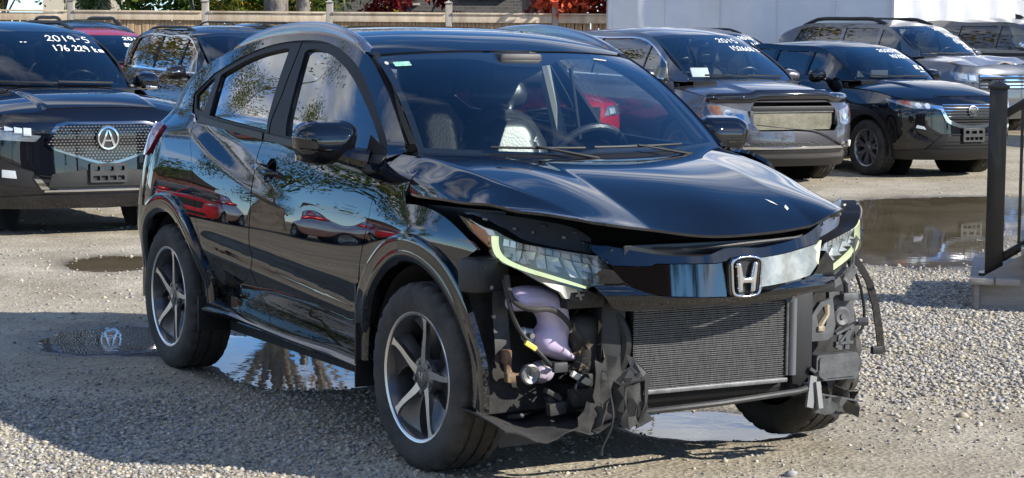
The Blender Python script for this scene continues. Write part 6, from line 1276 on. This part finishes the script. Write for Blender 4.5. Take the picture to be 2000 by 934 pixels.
def crown(name, parent, blobs, n, size, kinds, seed, needle=False):
    r = np.random.default_rng(seed); B = np.array(blobs, float); wgt = B[:, 3] ** 2; k = r.choice(len(B), n, p=wgt / wgt.sum()); d = r.standard_normal((n, 3)); d /= np.linalg.norm(d, axis=1)[:, None]; rad = r.random(n) ** .45
    C = B[k, :3] + d * (rad * B[k, 3])[:, None] * (1, 1, .85); C += .12 * r.standard_normal((n, 3)) * B[k, 3:4]
    a = r.standard_normal((n, 3)); a /= np.linalg.norm(a, axis=1)[:, None]; b = np.cross(a, r.standard_normal((n, 3))); b /= np.linalg.norm(b, axis=1)[:, None]; s = size * (.6 + .8 * r.random(n))[:, None]
    L = a * s; Wd = b * s * (.16 if needle else .55); V = np.stack([C - L, C + Wd * .9 - L * .1, C + L, C - Wd * .9 - L * .1], 1).reshape(-1, 3); F = np.arange(4 * n).reshape(-1, 4)
    me = bpy.data.meshes.new(name); me.vertices.add(len(V)); me.vertices.foreach_set('co', V.ravel()); me.loops.add(F.size); me.loops.foreach_set('vertex_index', F.ravel().astype(np.int32)); me.polygons.add(n); me.polygons.foreach_set('loop_start', np.arange(0, F.size, 4, dtype=np.int32)); mats = [m for q in kinds for m in LEAF[q]]
    for m in mats: me.materials.append(m)
    mi = r.integers(0, len(mats), n); me.polygons.foreach_set('material_index', mi.astype(np.int32)); me.update(calc_edges=True); return link(name, me, None, parent)
def tree(name, label, loc, h, tr, blobs, n, size, kinds, seed, group=None, needle=False, limbs=5, cat='tree'):
    x, y = loc; t = thing(name, label, cat, (x, y, terrain(x, y) - .05), 0, group); r = np.random.default_rng(seed); m = MB(); B = sorted(blobs, key=lambda b: -b[3]); th = h * .55
    m.tube([(0, 0, 0), (.02, .01, th * .12), (.06 * r.standard_normal(), .05 * r.standard_normal(), th * .6), (.1 * r.standard_normal(), .1 * r.standard_normal(), th)], [tr * 1.35, tr, tr * .8, tr * .45], 12)
    for b in B[:limbs]: m.tube([(0, 0, min(th * .75, b[2] * .6)), (b[0] * .45, b[1] * .45, b[2] * .8), (b[0] * .95, b[1] * .95, b[2] + b[3] * .3)], [tr * .45, tr * .25, tr * .06], 7)
    m.build('trunk', BARK, t, ang=60); crown('crown', t, blobs, n, size, kinds, seed + 1, needle); return t
def blobs(r, n, h, w, z0, s): return [(w * r.standard_normal() * .5, w * r.standard_normal() * .5, z0 + (h - z0) * r.random(), s * (.6 + .7 * r.random())) for _ in range(n)]
def trees():
    r = np.random.default_rng(31); R = lambda *a: blobs(r, *a)
    tree('shrub', 'yellow leafed bush behind the fence', (-10.4, 41.3), 3.6, .06, R(12, 3.6, 1.3, .6, .55), 2600, .075, ['yellow', 'yellow', 'olive'], 101, cat='bush')
    tree('conifer', 'dense green conifer between the yellow bush and a fence post', (-9.05, 41.0), 4.5, .08, R(18, 4.5, 1.0, .5, .55), 6500, .10, ['pine', 'green'], 102, needle=True)
    tree('broadleaf_tree', 'broad green tree with some yellow leaves overhanging the fence', (-6.9, 43.0), 4.4, .12, R(20, 3.9, 3.0, 1.2, .7), 6500, .085, ['green', 'green', 'olive', 'pine'], 103)
    tree('shrub', 'yellow green feathery shrub rising behind the fence', (-6.3, 40.6), 3.0, .05, R(10, 2.9, .7, .6, .38), 2200, .07, ['olive', 'yellow', 'olive'], 104, needle=True, cat='bush')
    tree('broadleaf_tree', 'leafy tree with yellowing leaves left of the grey trunks', (-5.0, 42.2), 4.4, .10, R(14, 3.8, 1.6, 1.0, .6), 4200, .085, ['green', 'olive', 'yellow', 'pine'], 105)
    tree('grey_tree', 'thick pale grey tree trunk, the wider of a close pair', (-4.70, 39.8), 9, .27, R(14, 8, 3, 5.2, 1.0), 900, .10, ['rust', 'olive', 'yellow'], 106)
    tree('grey_tree', 'thinner grey tree trunk of a close pair', (-4.17, 40.0), 8, .16, R(10, 7.5, 2.5, 5, 1.0), 700, .10, ['rust', 'olive'], 107)
    tree('conifer', 'small bright green conifer beside the grey house', (-3.45, 40.8), 3.0, .05, R(10, 2.9, .6, .6, .4), 2600, .08, ['green', 'olive', 'pine'], 108, needle=True)
    tree('shrub', 'dark wine red shrub in front of the grey house', (-1.85, 42.0), 3.0, .05, R(12, 2.75, 1.3, .8, .40), 2600, .075, ['wine', 'wine', 'red'], 109, cat='bush')
    tree('vine', 'thin vine with yellow green leaves on the grey house', (-3.0, 45.0), 3.4, .03, R(8, 3.2, .5, 1.2, .35), 700, .07, ['olive', 'yellow'], 110, cat='vine')
    tree('grey_tree', 'single ribbed tree trunk right of the grey house', (.32, 40.2), 8, .17, R(10, 7.5, 2.5, 5, 1.0), 700, .10, ['rust', 'yellow', 'olive'], 111)
    tree('maple_tree', 'bright orange red maple beside the white tent', (1.25, 40.2), 4.2, .06, R(16, 3.8, 1.2, 1.0, .5), 5500, .085, ['orange', 'orange', 'red'], 112)
    tree('shrub', 'dark green shrub beside the orange red maple', (.72, 41.2), 2.8, .05, R(8, 2.6, .5, .7, .35), 1400, .075, ['green', 'pine'], 113, cat='bush')
    # trees round the rest of the lot; the paint and glass mirror them
    i = 0
    for x, y, h, k, lab in ((-17, 30, 10, ('rust', 'olive', 'green'), 'half bare autumn tree at the left end of the lot'), (-21, 22, 9, ('olive', 'green'), 'olive green tree beyond the brick building'), (-24, 34, 12, ('green', 'rust'), 'tall mixed green tree behind the brick building'), (-12.5, 37, 9, ('rust', 'olive'), 'rusty leafed tree near the left fence end'), (-19, 8, 8, ('green', 'olive'), 'rounded green tree left of the camera'), (-14, -9, 9, ('olive', 'rust'), 'olive tree behind the camera by the left hedge'), (-5, -16, 10, ('green', 'pine'), 'dark green tree behind the camera'), (4, -18, 9, ('green', 'rust'), 'green and rust tree behind the camera'), (12, -15, 10, ('olive', 'green'), 'wide olive tree behind the camera to the right'), (20, -10, 9, ('pine', 'green'), 'dense evergreen at the right behind the porch'), (27, 2, 8, ('green', 'olive'), 'low green tree beyond the porch'), (29, 30, 9, ('rust', 'green'), 'rusty green tree past the tent')):
        i += 1; tree('broadleaf_tree', lab, (x, y), h, .2, R(22, h, h * .5, h * .25, h * .10), 17000 if i < 5 else 3500, .06 if i < 5 else .16, k, 200 + i, group='trees round the lot')
trees()
# ------------------------------------------------------------------ buildings
def building(name, label, loc, rz, w, d, h, wall, wins, roofc, cat='house', ridge=1.8):
    b = thing(name, label, cat, (*loc, terrain(*loc) - .05), rz); MB().box((0, d / 2, h / 2), (w, d, h)).build('wall', wall, b)
    e = .35; MB().add([(-w / 2 - e, -e, h), (w / 2 + e, -e, h), (w / 2 + e, d + e, h), (-w / 2 - e, d + e, h), (-w / 2 - e, d / 2, h + ridge), (w / 2 + e, d / 2, h + ridge)], [(0, 1, 5, 4), (2, 3, 4, 5), (0, 4, 3), (1, 2, 5), (3, 2, 1, 0)]).build('roof', roofc, b, ang=0)
    for x, z, ww, hh in wins:
        f = MB().box((x, -.02, z), (ww + .12, .06, hh + .12), bev=.008).build('window', mat('window_frame_dark', (.05, .045, .04), .5), b); MB().box((x, -.054, z), (ww, .012, hh)).build('pane', mat('house_glass', (.02, .025, .03), .04, coat=1), f); MB().box((x, -.05, z - hh / 2 - .09), (ww + .2, .12, .05), bev=.006).build('sill', mat('sill_stone', (.4, .38, .34), .8), f)
    return b
def brick(name, c1, c2, mortar, sc=3.2):
    m = bpy.data.materials.new(name); m.use_nodes = True; nt = m.node_tree; N = nt.nodes.new; L = nt.links.new; b = nt.nodes['Principled BSDF']; b.inputs['Roughness'].default_value = .9
    tc = N('ShaderNodeTexCoord'); mp = N('ShaderNodeMapping'); mp.inputs['Rotation'].default_value = (math.pi / 2, 0, 0); L(tc.outputs['Object'], mp.inputs[0]); k = N('ShaderNodeTexBrick'); k.inputs['Color1'].default_value = (*c1, 1); k.inputs['Color2'].default_value = (*c2, 1); k.inputs['Mortar'].default_value = (*mortar, 1); k.inputs['Scale'].default_value = sc; L(mp.outputs[0], k.inputs['Vector']); L(k.outputs['Color'], b.inputs['Base Color']); return m
ROOF = mat('shingle', (.05, .045, .042), .9, var=.3, vscale=12)
building('house', 'low grey brick house behind the fence with dark windows', (-1.75, 48.5), 0, 6.2, 7, 3.6, brick('grey_brick', (.085, .078, .07), (.12, .11, .10), (.17, .16, .15)), [(1.05, 2.30, .95, .55), (-1.0, 2.2, .8, .7), (-.35, 1.3, .9, .5)], ROOF)
building('garage', 'cream sided outbuilding glimpsed between the fence trees', (-10.4, 49.0), .1, 1.9, 5, 3.2, mat('cream_siding', (.52, .48, .38), .7), [(.3, 1.9, .6, .6)], ROOF)
building('brick_building', 'red brick building far beyond the left side of the lot', (-48, 47), -1.0, 14, 8, 3.2, brick('red_brick', (.17, .055, .038), (.23, .08, .05), (.30, .26, .22)), [(-4, 1.7, 1.2, 1.1), (0, 1.7, 1.2, 1.1), (4, 1.7, 1.2, 1.1)], ROOF, cat='building', ridge=1.5)
building('office_building', 'low brick office standing behind the camera', (6.5, -9), math.pi, 12, 7, 3.1, MAT.get('x') or brick('brown_brick', (.16, .075, .05), (.2, .1, .065), (.3, .27, .23)), [(-3.5, 1.6, 1.3, 1.1), (0, 1.6, 1.3, 1.1), (3.5, 1.6, 1.3, 1.1)], ROOF, cat='building', ridge=1.4)
building('house', 'beige house with dark roof beyond the porch', (24, 18), 1.3, 10, 8, 3.2, MAT['cream_siding'], [(-2.5, 1.7, 1.1, 1.0), (2.5, 1.7, 1.1, 1.0)], ROOF)
